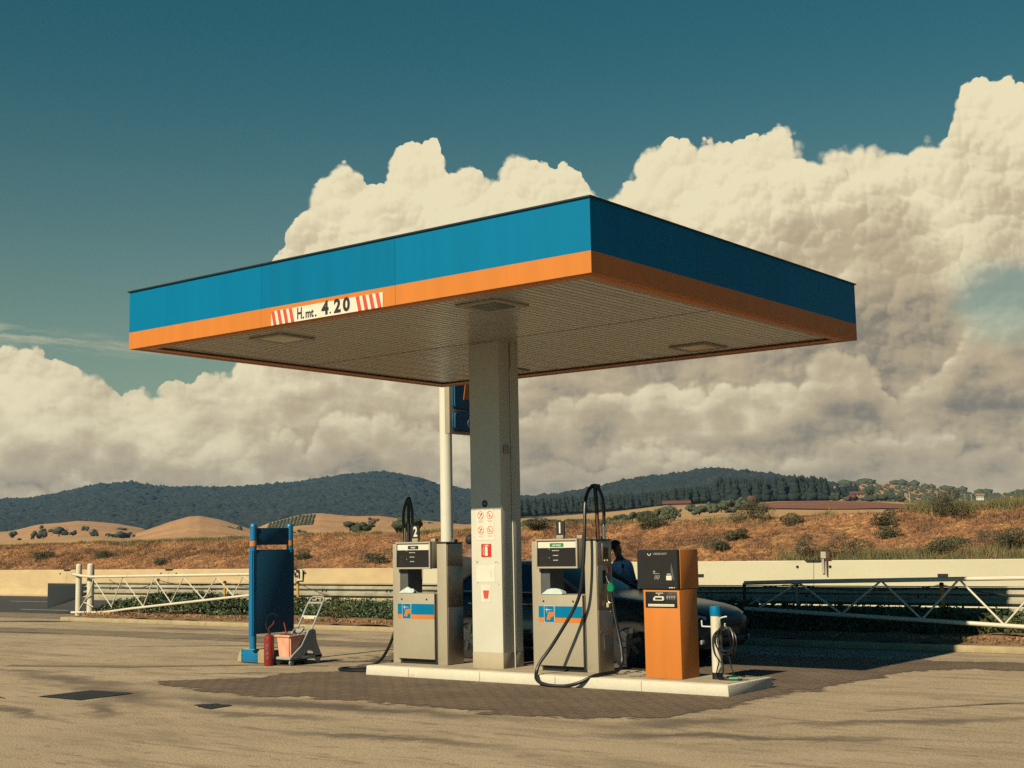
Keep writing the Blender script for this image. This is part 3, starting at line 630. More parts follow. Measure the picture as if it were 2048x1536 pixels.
s1 = hill('wooded_ridge', R1, 1350, 2500, 12, 'wood_far', amp=7, ns=.006, seed=3)
s2 = hill('wooded_ridge', R2, 1000, 1800, 14, 'wood_far', amp=5, ns=.008, seed=5)
s3 = hill('olive_hill', R3, 800, 1250, 17, 'field_gold', amp=3, ns=.01, seed=7)
G1 = [(-66, .8), (-60, .75), (-58.29, .87), (-57.18, 1.13), (-55.66, 1.23), (-54.3, 1.1), (-53.2, .9), (-52, .3)]
G2 = [(-55.5, .2), (-54.1, .55), (-53.13, .8), (-52.14, 1.13), (-51.4, 1.33), (-50.95, 1.36), (-50.14, 1.2), (-49.12, .88), (-47, .2)]
G3 = [(-50, .3), (-48.92, .73), (-48.1, 1.07), (-46.87, 1.36), (-46.04, 1.41), (-44.8, 1.28), (-43.54, 1.26), (-42.71, 1.14), (-41.45, 1.02), (-39.97, .85), (-37, .9), (-34, .5)]
G0 = [(-66, .45), (-58, .5), (-55, .62), (-53.6, .46), (-52, .50), (-48, .60), (-44, .68), (-41, .76), (-38, .80), (-35, .7)]
g1 = hill('golden_hill', G1, 500, 1150, 2, 'field_gold', amp=2, seed=11)
g2 = hill('golden_hill', G2, 420, 900, 2, 'field_gold', amp=1.5, seed=12)
g3 = hill('golden_hill', G3, 380, 850, 2, 'field_gold', amp=1.5, seed=13)
g0 = hill('stubble_field', G0, 90, 420, .6, 'field_straw', amp=.5, ns=.05, seed=14)
F4 = [(-39.5, .8), (-37.64, 1.05), (-35.74, 1.15), (-33.63, 1.27), (-31.74, 1.46), (-30.07, 1.49), (-28.0, 1.5), (-26.77, 1.55), (-24.75, 1.52), (-22.76, 1.44), (-20.81, 1.30), (-17.26, 1.27), (-13, 1.3)]
f4 = hill('stubble_field', F4, 70, 620, .9, 'field_straw', amp=.35, ns=.03, seed=15, pw=1.08)
# ploughed part of that field
F5 = [(-28.6, 1.15), (-27.6, 1.32), (-26.5, 1.40), (-24.5, 1.41), (-22.8, 1.30), (-21.4, 1.18)]
az = np.linspace(-29.2, -20.6, 120); tt = np.linspace(0, 1, 24); A, T = np.meshgrid(az, tt, indexing='ij')
lo = .42+.14*((A+24.8)/4.3)**2; hi = .93-.30*((A+24.9)/4.3)**2; TT = lo+(np.maximum(hi, lo+.01)-lo)*T
p = f4(A, TT); p[..., 2] += .25; mesh_np('ploughed_field', p.reshape(-1, 3), grid_faces(120, 24), 'field_plough', smooth=True, kind='structure')

def far_wood(name, surf, prof, n, size, m, seed, label, tmin=.05, tmax=1.02, sub=1):
    rng = np.random.default_rng(seed); a = rng.uniform(prof[0][0]+.3, prof[-1][0]-.3, n); t = rng.uniform(tmin, tmax, n)
    a = np.concatenate([a, np.linspace(prof[0][0]+.5, prof[-1][0]-.5, 420)+rng.normal(0, .02, 420)]); t = np.concatenate([t, rng.uniform(.985, 1.0, 420)])
    C = surf(a, t); s = size*(.35+rng.gamma(2.2, .32, len(a))); Rr = np.stack([s, s, np.minimum(s, size*1.3)*rng.uniform(.7, 1.2, len(a))], 1); C[:, 2] += s*.15
    V, F = blobs(C, Rr, rng, sub, .28); return mesh_np(name, V, F, m, smooth=False, kind='stuff', label=label, cat='wood')
far_wood('distant_wood', s1, R1, 38000, 4.6, 'wood_far', 1, 'dark woodland covering the long far ridge on the left')
far_wood('distant_wood', s2, R2, 20000, 4.0, 'wood_far', 2, 'dark woodland covering the rounded far hill on the right', .1)
# pine stand on the rise at right and the darker belt of trees in front of the hill
def spires(name, az0, az1, D0, D1, n, eb, hmin, hmax, m, seed, label, wid=.3):
    rng = np.random.default_rng(seed); a = rng.uniform(az0, az1, n); D = rng.uniform(D0, D1, n); C = polar(a, D, 0.); zb = CAM.z+D*np.tan(np.radians(np.interp(a, *eb))); VF = []
    h = rng.uniform(hmin, hmax, n)
    for q in range(4):
        s = h*wid*(1-.22*q); CC = C.copy(); CC[:, 2] = zb+h*(.25+.22*q); VF.append(blobs(CC, np.stack([s, s, h*.24], 1), rng, 1, .3))
    V, F = join(*VF); return mesh_np(name, V, F, m, kind='stuff', label=label, cat='wood')
spires('pine_wood', -29.4, -24.9, 640, 720, 760, ([-30, -24], [1.52, 1.50]), 4.5, 11.2, 'pine', 5, 'dark pine wood standing on the rise above the ploughed field')
spires('pine_belt', -38.4, -29.4, 660, 780, 1100, ([-38.5, -33, -30], [1.10, 1.33, 1.55]), 3.2, 8.2, 'pine', 6, 'belt of dark pines in front of the rounded hill behind the tall hose mast', .28)
spires('pine_belt', -25.2, -23.7, 800, 850, 60, ([-26, -23], [1.62, 1.66]), 4, 7, 'pine', 7, 'clump of dark trees at the right end of the pine wood', .4)

def crown(name, a, e, w, h, D, label, group, m='bush_far', seed=0, n=14):
    """far tree or bush: w and h are its angular size in degrees, e the elevation of its foot"""
    rng = np.random.default_rng(seed); k = D*radians(1.); rw = w*k/2; rh = h*k/2; c = polar(np.array([a]), np.array([float(D)]), el=np.array([e]))[0]
    t = thing(name, tuple(c), label, 'tree' if 'tree' in name else 'bush', group)
    C = c+rng.normal(size=(n, 3))*np.array([rw*.5, rw*.5, rh*.35])+np.array([0, 0, rh]); s = rng.uniform(.35, .62, n)
    V, F = blobs(C, np.stack([s*rw, s*rw, s*rh*1.15], 1), rng, 2, .16); 
    V2, F2 = leaves(n*28, lambda q: C[rng.integers(0, n, q)]+rng.normal(size=(q, 3))*np.array([rw, rw, rh])*.34, max(rw, rh)*.16, rng, .8)
    F2 = np.concatenate([F2[:, [0, 1, 2]], F2[:, [0, 2, 3]]]); V, F = join((V, F), (V2, F2))
    mesh_np('crown', V, F, m, parent=t, smooth=False)
    MB().tube([c-np.array([0, 0, rh*.2]), c+np.array([0, 0, rh])], [rw*.10, rw*.05], 'stem', 6).build('trunk', t); return t
TREES = [  # az, foot el, w, h, D, label
 (-58.16, .62, .30, .26, 700, 'dark bush at the left end of the first golden hill'), (-57.93, .48, .16, .12, 600, 'small bush below the leftmost hill bush'), (-57.47, .55, .18, .2, 650, 'little round tree between two dark bushes on the first golden hill'),
 (-57.05, .55, .42, .36, 650, 'large dark oak clump left on the first golden hill'), (-56.45, .66, .62, .34, 700, 'broad dark oak clump in the middle of the first golden hill'), (-57.1, .95, .16, .14, 900, 'small tree high on the left of the first golden hill'),
 (-55.94, .66, .24, .2, 700, 'rounded oak right of the broad clump on the first golden hill'), (-55.5, .82, .26, .2, 850, 'oak near the summit of the first golden hill'), (-55.1, .64, .36, .24, 750, 'dark oak on the right slope of the first golden hill'),
 (-54.55, .58, .14, .16, 700, 'tiny tree standing alone right of the first golden hill oaks'), (-54.39, .56, .13, .14, 690, 'tiny tree beside another in the dip between the golden hills'), (-54.10, .50, .56, .30, 720, 'dark tree mass in the dip between the two golden hills'),
 (-53.75, .50, .3, .26, 760, 'round tree at the left foot of the second golden hill'), (-54.0, .80, .34, .14, 950, 'flat dark thicket above the dip between the golden hills'), (-54.7, .36, .14, .12, 500, 'small shrub on the low field below the golden hills'),
 (-51.62, 1.02, .15, .11, 850, 'small bush high left on the pointed golden hill'), (-51.1, 1.04, .24, .12, 850, 'flat bush near the top of the pointed golden hill'), (-52.0, .80, .40, .09, 800, 'long low hedge across the pointed golden hill'),
 (-51.5, .80, .16, .1, 800, 'small bush in the middle of the pointed golden hill'), (-51.2, .72, .15, .12, 780, 'lower small bush on the pointed golden hill'), (-50.75, .84, .10, .1, 800, 'tiny bush right of centre on the pointed golden hill'),
 (-50.35, .82, .32, .24, 800, 'dark double tree on the right slope of the pointed golden hill'), (-50.05, .72, .16, .12, 780, 'small tree low on the right of the pointed golden hill'), (-49.5, .62, .42, .3, 760, 'dark tree left of the blue sign top'),
 (-46.6, .92, .26, .22, 800, 'oak on the vineyard slope right of the blue sign'), (-45.9, .80, .55, .36, 780, 'wide oak on the vineyard slope right of the blue sign'), (-45.6, .98, .30, .24, 820, 'oak at the end of the vineyard rows'),
 (-46.9, .50, .45, .24, 500, 'dark bush below the vineyard right of the blue sign'), (-45.07, 1.14, .14, .16, 830, 'tiny lone tree near the top of the third golden hill'), (-43.86, .92, .42, .28, 500, 'reddish brown bush left of the diesel pump hose'),
 (-42.7, .88, .22, .2, 800, 'small tree on the skyline right of the diesel hose'), (-41.5, .84, .2, .14, 780, 'small dark tree left of the white sign pole'), (-40.6, .80, .2, .12, 780, 'dark little tree between sign pole and column')]
for i, q in enumerate(TREES):
    crown('oak_tree' if i not in (15, 16, 17, 18, 19, 20) else 'hill_bush', *q[:5], q[5], 'trees scattered over the golden hills', seed=300+i, n=9, m='purple_bush' if 'reddish' in q[5] else 'bush_far')
NEAR = [(-44.35, .60, .95, .42, 95, 'spreading dark bush beyond the bank between blue sign and diesel pump'), (-42.4, .58, 1.05, .66, 80, 'big dark bush beyond the bank behind the diesel pump hose'),
 (-37.2, .76, .55, .24, 150, 'grey green bush just right of the column top of the bank'), (-36.5, .80, .6, .22, 160, 'bush left of the pump number one plate beyond the bank'), (-35.2, .80, .8, .2, 170, 'low bush behind the pump number one plate'),
 (-33.85, .84, .28, .2, 170, 'small bush right of the tall hose mast on the stubble field'), (-33.35, .86, .5, .26, 180, 'first bush of the field row right of the tall hose mast'), (-32.9, .90, .45, .28, 180, 'second bush of the field row right of the hose mast'), (-32.4, .90, .5, .36, 190, 'third and tallest bush of the field row'),
 (-31.95, .98, .3, .34, 220, 'olive bush with pale edge in the stubble field'), (-31.5, 1.02, .5, .42, 240, 'round olive tree in the middle of the stubble field'), (-31.1, 1.0, .34, .36, 240, 'round olive tree right of the middle one in the stubble field'), (-31.4, .86, .5, .28, 180, 'dark low bush in front of the round olive trees'),
 (-30.5, 1.22, .4, .30, 260, 'small olive tree starting the long green hedge'), (-30.1, 1.08, .55, .34, 250, 'full olive tree near the long green hedge'), (-29.7, 1.14, .5, .40, 260, 'olive tree second in the long hedge'), (-29.2, 1.18, .55, .42, 270, 'olive tree third in the long hedge'),
 (-28.75, 1.24, .6, .42, 280, 'olive tree fourth in the long hedge'), (-28.3, 1.30, .55, .44, 300, 'olive tree fifth in the long hedge'), (-27.9, 1.36, .45, .44, 320, 'brownish bush at the right end of the long hedge'), (-28.84, 1.12, .5, .11, 200, 'flat bush alone on the field under the long hedge'),
 (-23.85, 1.46, .42, .30, 600, 'dark purple bush in front of the red roofed house'), (-24.5, 1.46, .4, .34, 600, 'green bush left of the red roofed house'), (-23.2, 1.46, .5, .24, 600, 'hedge bush right of the red roofed house'), (-22.7, 1.46, .45, .22, 600, 'hedge bush further right of the red roofed house'),
 (-23.15, 1.60, .32, .52, 700, 'tall dark tree beside the red roofed house'), (-22.35, 1.48, .36, .46, 700, 'tall bush on the olive slope right of the house'), (-21.95, 1.42, .36, .24, 600, 'dark bush left of the first pole'), (-20.9, 1.34, .22, .2, 600, 'dark round bush between the first two poles'), (-17.35, 1.3, .3, .5, 600, 'dark tree at the right edge of the olive slope')]
for i, q in enumerate(NEAR):
    crown('field_bush' if q[4] < 400 else 'slope_bush', *q[:5], q[5], 'bushes beyond the bank', seed=400+i, n=16, m='purple_bush' if ('purple' in q[5] or 'brownish' in q[5]) else ('olive' if 'olive' in q[5] else 'bush_far'))
# olive rows on the right hill, vineyard rows on the third golden hill
rng = np.random.default_rng(9); VF = []
for row in np.linspace(-25.0, -12.5, 34):
    a = row+np.linspace(0, 1, 30)*-2.0; t = np.linspace(.10, .93, 30)+rng.normal(0, .01, 30); a = a+rng.normal(0, .03, 30); ok = (a > -24.3) & (a < -15) & (rng.uniform(size=30) > .15)
    if ok.sum() < 2: continue
    C = s3(a[ok], t[ok]); s = rng.uniform(1.0, 2.1, ok.sum()); C[:, 2] += s*.5; VF.append(blobs(C, np.stack([s, s, s*.8], 1), rng, 1, .3))
a = np.linspace(-25.6, -17.2, 70)+rng.normal(0, .06, 70); keep = vnoise(a*2.5, a*0, 4) > .35; C = s3(a[keep], np.full(keep.sum(), .99)); s = rng.uniform(2.5, 5, keep.sum()); C[:, 2] += s*.4; VF.append(blobs(C, np.stack([s*1.3, s, s*.8], 1), rng, 1, .3))
V, F = join(*VF); mesh_np('olive_grove', V, F, 'olive', kind='stuff', label='rows of grey green olive trees on the far right hill', cat='olive grove')
VF = []
for row in np.linspace(-48.4, -46.6, 13):
    t = np.linspace(.55, .93, 26); a = row+t*.35; C = g3(a, t); s = rng.uniform(.5, .95, 26); C[:, 2] += .3; VF.append(blobs(C, np.stack([s, s*1.4, s*.8], 1), rng, 1, .25))
V, F = join(*VF); mesh_np('vineyard', V, F, 'olive', kind='stuff', label='thin vineyard rows on the golden slope right of the blue sign', cat='vineyard')

def house(name, a, e, w, d, h, D, label, long=False, roofm='roof_tile', wallm='house_wall'):
    c = polar(np.array([a]), np.array([float(D)]), el=np.array([e]))[0]; t = thing(name, tuple(c), label, 'house'); x, y, z = c
    ca, sa = cos(radians(-a)), sin(radians(-a))
    def rot(mb): mb.v = [(x+(p[0]-x)*ca-(p[1]-y)*sa, y+(p[0]-x)*sa+(p[1]-y)*ca, p[2]) for p in mb.v]; return mb
    rot(MB().box(x-w/2, x+w/2, y, y+d, z-1, z+h, wallm)).build('wall', t)
    rot(MB().prism([(y-.5, z+h), (y+d/2, z+h+d*.22), (y+d+.5, z+h), (y+d+.5, z+h+.3), (y+d/2, z+h+d*.22+.35), (y-.5, z+h+.3)], x-w/2-.5, x+w/2+.5, roofm, 'x')).build('roof', t)
    n = 16 if long else 4
    for i in range(n):
        xx = x-w/2+w*(i+.5)/n; rot(MB().box(xx-w/n*.28, xx+w/n*.28, y-.06, y+.1, z+h*.25, z+h*.8, 'house_dark')).build('window', t)
house('farmhouse', -23.65, 1.68, 7.5, 5, 1.3, 780, 'red roofed farmhouse among trees on the right slope')
house('farm_building', -31.05, 1.47, 10, 4, .7, 520, 'long low farm building with red roof below the rounded hill', True)
house('white_cottage', -18.89, 1.44, 4.5, 4, 2.2, 900, 'tiny white cottage on the far right hillside', roofm='house_wall', wallm='white')
for i, (a, e0, e1, lb) in enumerate([(-21.6, 1.40, 1.79, 'thick pale pole leftmost on the olive slope'), (-20.53, 1.34, 1.72, 'pale pole second from the left on the olive slope'), (-19.95, 1.28, 1.78, 'tallest pale pole on the olive slope'), (-19.46, 1.28, 1.61, 'short pale pole right of the tallest pole'), (-19.22, 1.28, 1.60, 'rightmost thin pole on the olive slope')]):
    D = 560.; b0 = polar(np.array([a]), np.array([D]), el=np.array([e0-.08]))[0]; t = thing('field_pole', tuple(b0), lb, 'pole', 'poles along the olive slope'); h = D*radians(e1-e0)+.8
    MB().tube([b0, b0+np.array([0, 0, h])], .16 if i == 0 else .10, 'concrete_top', 8).build('shaft', t); MB().box(b0[0]-.5, b0[0]+.5, b0[1]-.06, b0[1]+.06, b0[2]+h, b0[2]+h+.12, 'concrete_top').build('crossarm', t)

# ------------------------------------------------------------------ pump island
HI = .124
bm = MB().box(-5.47, -.12, 2.55, 3.57, 0, HI, 'concrete_white', .012)
isl = thing('pump_island', (-2.8, 3.06, 0), 'long low white concrete island carrying the two pumps and the canopy column', 'kerb island')
bm.v = [(x+(.012*sin(x*9)+.006*sin(x*31) if z > .1 else 0), y, z) for x, y, z in bm.v]; bm.build('curb', isl)
MB().box(-5.40, -.19, 2.66, 3.50, HI, HI+.004, 'concrete_top').build('top_slab', isl)
b = MB()
for x in (-4.72, -3.55, -2.41, -1.22): b.box(x, x+.006, 2.546, 2.551, .004, HI-.008, 'concrete_kerb')
b.build('joint_filler', isl)
rng = np.random.default_rng(77)
b = MB()
for i in range(16):
    x = rng.uniform(-2.0, -1.4); y = rng.uniform(2.75, 3.45); l = rng.uniform(.03, .09); b.box(x, x+l, y, y+rng.uniform(.01, .03), HI+.0045, HI+.010, 'print_black')
b.build('debris', label='dark scraps lying on the pale island beside the super fuel pump', cat='debris', kind='stuff')

# ------------------------------------------------------------------ canopy
CX0, CY1, CZ, CH, CT = -7.119, 6.0525, 4.2, .2125, .7307
can = thing('petrol_station_canopy', (-3.56, 3.03, 0), 'large flat petrol station canopy with blue and orange fascia on one white column', 'canopy')
TH = .10
def fascia_run(name, segs, z0, z1, m, m2=None, inset=0.):
    """segs: (side, a, b); one mesh per side, panels parted by fine joints"""
    for side, cuts in segs.items():
        b = MB()
        for i in range(len(cuts)-1):
            a0, a1 = cuts[i]+(.0015 if i else 0), cuts[i+1]-(.0015 if i < len(cuts)-2 else 0); mm = m if (i % 2 == 0 or not m2) else m2
            if side == 'front': b.box(a0, a1, 0, TH, z0, z1, mm)
            if side == 'right': b.box(-TH, 0, a0, a1, z0, z1, mm)
            if side == 'left': b.box(CX0, CX0+TH, a0, a1, z0, z1, mm)
            if side == 'back': b.box(a0, a1, CY1-TH, CY1, z0, z1, mm)
        b.build(name, can)
F = {'front': [CX0, -4.636, -2.524, 0], 'right': [TH, 1.983, 4.106, CY1], 'left': [TH, 2.0, 4.1, CY1], 'back': [CX0+TH, -4.6, -2.5, -TH]}
fascia_run('blue_fascia', F, CZ+CH, CZ+CT, 'blue', 'blue_b')
fascia_run('orange_fascia', F, CZ, CZ+CH, 'orange')
b = MB()
b.box(CX0-.02, .02, -.02, TH+.03, CZ+CT, CZ+CT+.016, 'dark_trim'); b.box(-TH-.03, .02, TH+.03, CY1+.02, CZ+CT, CZ+CT+.016, 'dark_trim')
b.box(CX0-.02, CX0+TH+.03, TH+.03, CY1+.02, CZ+CT, CZ+CT+.016, 'dark_trim'); b.box(CX0+TH+.03, -TH-.03, CY1-TH-.03, CY1+.02, CZ+CT, CZ+CT+.016, 'dark_trim')
b.build('roof_edge_trim', can)
MB().box(CX0+TH, -TH, TH, CY1-TH, CZ+CT-.18, CZ+CT-.12, 'soffit_gap').build('roof_deck', can)
# orange return under the fascia, then the slatted soffit
b = MB(); rz0, rz1, rw = CZ+.004, CZ+.016, .13
b.box(CX0+TH, -TH, TH, TH+rw, rz0, rz1, 'orange_rim'); b.box(CX0+TH, -TH, CY1-TH-rw, CY1-TH, rz0, rz1, 'orange_rim')
b.box(-TH-rw, -TH, TH+rw, CY1-TH-rw, rz0, rz1, 'orange_rim'); b.box(CX0+TH, CX0+TH+rw, TH+rw, CY1-TH-rw, rz0, rz1, 'orange_rim'); b.build('soffit_rim', can)
sx0, sx1, sy0, sy1 = CX0+TH+rw, -TH-rw, TH+rw, CY1-TH-rw
b = MB(); n = 66; w = (sx1-sx0)/n; ys = [sy0, 2.84, sy1]
for i in range(n):
    for j in range(2):
        x0 = sx0+i*w; y0 = ys[j]+(.022 if j else .02); y1 = ys[j+1]-(.022 if j == 0 else .02); dz = .004*sin(i*1.7+j)
        b.prism([(x0+.009, CZ+.045), (x0+.015, CZ+.030+dz*.3), (x0+w-.015, CZ+.030-dz*.3), (x0+w-.009, CZ+.045)], y0, y1, 'soffit')
b.build('soffit', can)
MB().box(sx0-.01, sx1+.01, sy0-.01, sy1+.01, CZ+.06, CZ+.075, 'soffit_gap').build('soffit_backing', can)
for lx, ly in ((-1.88, .84), (-5.20, .84), (-1.88, 5.22), (-5.20, 5.22)):
    h = .285; g = .215; z0, z1 = CZ+.008, CZ+.03; b = MB()
    b.box(lx-h, lx+h, ly-h, ly-g, z0, z1, 'lamp_frame', .004); b.box(lx-h, lx+h, ly+g, ly+h, z0, z1, 'lamp_frame', .004); b.box(lx-h, lx-g, ly-g, ly+g, z0, z1, 'lamp_frame', .004); b.box(lx+g, lx+h, ly-g, ly+g, z0, z1, 'lamp_frame', .004)
    f = b.build('ceiling_light', can); MB().box(lx-g, lx+g, ly-g, ly+g, CZ+.012, CZ+.024, 'lamp_glass').build('lens', f)
# clearance sign
b = MB(); X0, X1, z0, z1 = -4.457, -2.702, CZ+.0, CZ+.163; yf = -.006
b.box(X0, X1, yf, -.0005, z0, z1, 'paper'); sh = .040
for k in range(4):
    for s0 in (X0+.008, X1-.395):
        x = s0+.012+k*.098; b.prism([(x-sh*.5+.0, z1-.001), (x+.052-sh*.5, z1-.001), (x+.052+sh*.5, z0+.001), (x+sh*.5, z0+.001)], yf-.002, yf, 'print_red')
b.text('H', .185, -3.985, z0+.080, yf, 'print_black', bold=.004, sx=.66); b.text('.', .15, -3.925, z0+.068, yf, 'print_black', bold=.004); b.text('mt', .140, -3.825, z0+.066, yf, 'print_black', bold=.004, sx=.85); b.text('.', .15, -3.725, z0+.068, yf, 'print_black', bold=.004)
b.text('4', .205, -3.575, z0+.090, yf, 'print_black', bold=.009, sx=1.0); b.text('.', .14, -3.495, z0+.07, yf, 'print_black', bold=.003); b.text('2', .205, -3.385, z0+.090, yf, 'print_black', bold=.009, sx=1.0); b.text('0', .205, -3.245, z0+.090, yf, 'print_black', bold=.009, sx=1.0)
b.build('clearance_sign', can)
# column in two leaves with a groove, and its stickers
col = MB(); x0, x1, y0, y1 = -3.9556, -3.4693, 2.926, 3.3356; g0, g1 = 3.145, 3.185; zt = CZ+.03
col.box(x0, x1, y0, g0, HI+.195, zt, 'white', .004); col.box(x0, x1, g1, y1, HI+.195, zt, 'white', .004); col.box(x0+.06, x1-.05, g0-.01, g1+.01, HI, zt, 'pump_inner')
col.box(x0-.002, x1+.002, y0-.002, g0, HI, HI+.195, 'plinth_grey', .003); col.box(x0-.002, x1+.002, g1, y1+.002, HI, HI+.195, 'plinth_grey', .003)
col = col.build('column', can)
MB().tube([(x1-.001, 3.165, HI+.004), (x1-.001, 3.165, 3.9)], .012, 'white', 10).build('conduit', col)
MB().box(x1+.001, x1+.028, 2.995, 3.09, 2.80, 2.905, 'plinth_grey', .006).build('junction_box', col)
yf = y0-.003
b = MB(); b.lathe([(.045, 0), (.045, .003)], (-3.727, yf-.0005, 2.174), 'print_black', 24, 'y'); b.text('x75', .04, -3.727, 2.174, yf-.0005, 'paper'); b.build('round_sticker', col)
b = MB(); b.box(-3.865, -3.583, yf, y0-.0005, 1.717, 2.107, 'paper')
def ring(b, cx, cz, r0, r1, y, m, n=28):
    v = []; f = []
    for k in range(n):
        a = 2*pi*k/n; v += [(cx+r0*cos(a), y, cz+r0*sin(a)), (cx+r1*cos(a), y, cz+r1*sin(a))]
    for k in range(n): f.append((2*k, 2*k+1, (2*k+3) % (2*n), (2*k+2) % (2*n)))
    b.add(v, f, m)
for i, (cx, cz) in enumerate([(-3.796, 2.03), (-3.645, 2.03), (-3.796, 1.84), (-3.645, 1.84)]):
    y = yf-.0012; ring(b, cx, cz, .043, .051, y, 'print_orange'); b.prism([(cx-.036, cz+.03), (cx-.03, cz+.036), (cx+.036, cz-.03), (cx+.03, cz-.036)], y-.0006, y, 'print_orange')
    if i == 0: b.prism([(cx-.026, cz-.03), (cx-.020, cz-.033), (cx+.012, cz+.006), (cx+.006, cz+.010)], y, y+.0008, 'print_black'); b.lathe([(.011, 0), (.011, .0008)], (cx+.014, y, cz+.016), 'print_black', 12, 'y')
    if i == 1: b.box(cx-.026, cx+.010, y, y+.0008, cz-.012, cz-.005, 'print_grey'); b.prism([(cx-.006, cz-.030), (cx+.004, cz-.024), (cx+.002, cz-.012), (cx-.010, cz-.020)], y, y+.0008, 'print_black')
    if i == 2: ring(b, cx-.012, cz-.018, .008, .013, y, 'print_black', 14); b.lathe([(.010, 0), (.010, .0008)], (cx+.012, y, cz+.014), 'print_black', 12, 'y'); b.box(cx-.004, cx+.004, y, y+.0008, cz-.008, cz+.012, 'print_grey')
    if i == 3: b.prism([(cx-.026, cz+.004), (cx-.010, cz+.004), (cx-.018, cz+.018)], y, y+.0008, 'print_black'); b.lathe([(.008, 0), (.008, .0008)], (cx-.014, y, cz-.014), 'print_black', 12, 'y'); b.box(cx-.004, cx+.02, y, y+.0008, cz-.005, cz+.0, 'print_grey')
    for k in range(2): b.box(cx-.040+.006*k, cx+.040-.006*k, yf-.001, yf-.0003, cz-.072-.014*k, cz-.068-.014*k, 'print_grey')
b.build('prohibition_notice', col)
b = MB(); b.box(-3.794, -3.631, yf, y0-.0005, 1.504, 1.668, 'red'); b.add([], [], 'paper')
y = yf-.001; b.prism([(-3.735, 1.520), (-3.690, 1.520), (-3.690, 1.620), (-3.700, 1.632), (-3.725, 1.632), (-3.735, 1.620)], y, yf, 'paper'); b.box(-3.722, -3.702, y, yf, 1.632, 1.648, 'paper')
b.prism([(-3.722, 1.648), (-3.678, 1.640), (-3.672, 1.648), (-3.690, 1.656), (-3.722, 1.658)], y, yf, 'paper'); b.tube([(-3.722, y, 1.650), (-3.752, y, 1.635), (-3.762, y, 1.59), (-3.758, y, 1.545), (-3.745, y, 1.535)], .004, 'paper', 6, spline=4)
b.build('extinguisher_notice', col)
b = MB(); b.box(-3.877, -3.581, yf, y0-.0005, 1.193, 1.402, 'paper'); rng = np.random.default_rng(3)
for i in range(14): px = rng.choice([-3.90, -3.575])+rng.uniform(-.012, .05); pz = rng.choice([1.43, 1.17, 1.44])+rng.uniform(-.02, .02); b.box(px, px+rng.uniform(.008, .03), yf-.0006, yf+.001, pz, pz+.004, 'print_grey')
b.prism([(-3.655, 1.33), (-3.650, 1.331), (-3.632, 1.262), (-3.637, 1.261)], yf-.0008, yf, 'print_grey'); b.build('blank_notice', col)
b = MB(); b.box(-3.804, -3.651, yf, y0-.0005, .945, 1.155, 'paper'); b.prism([(-3.777, 1.088), (-3.675, 1.089), (-3.696, .986), (-3.759, .985)], yf-.001, yf, 'print_red'); b.build('red_cup_notice', col)

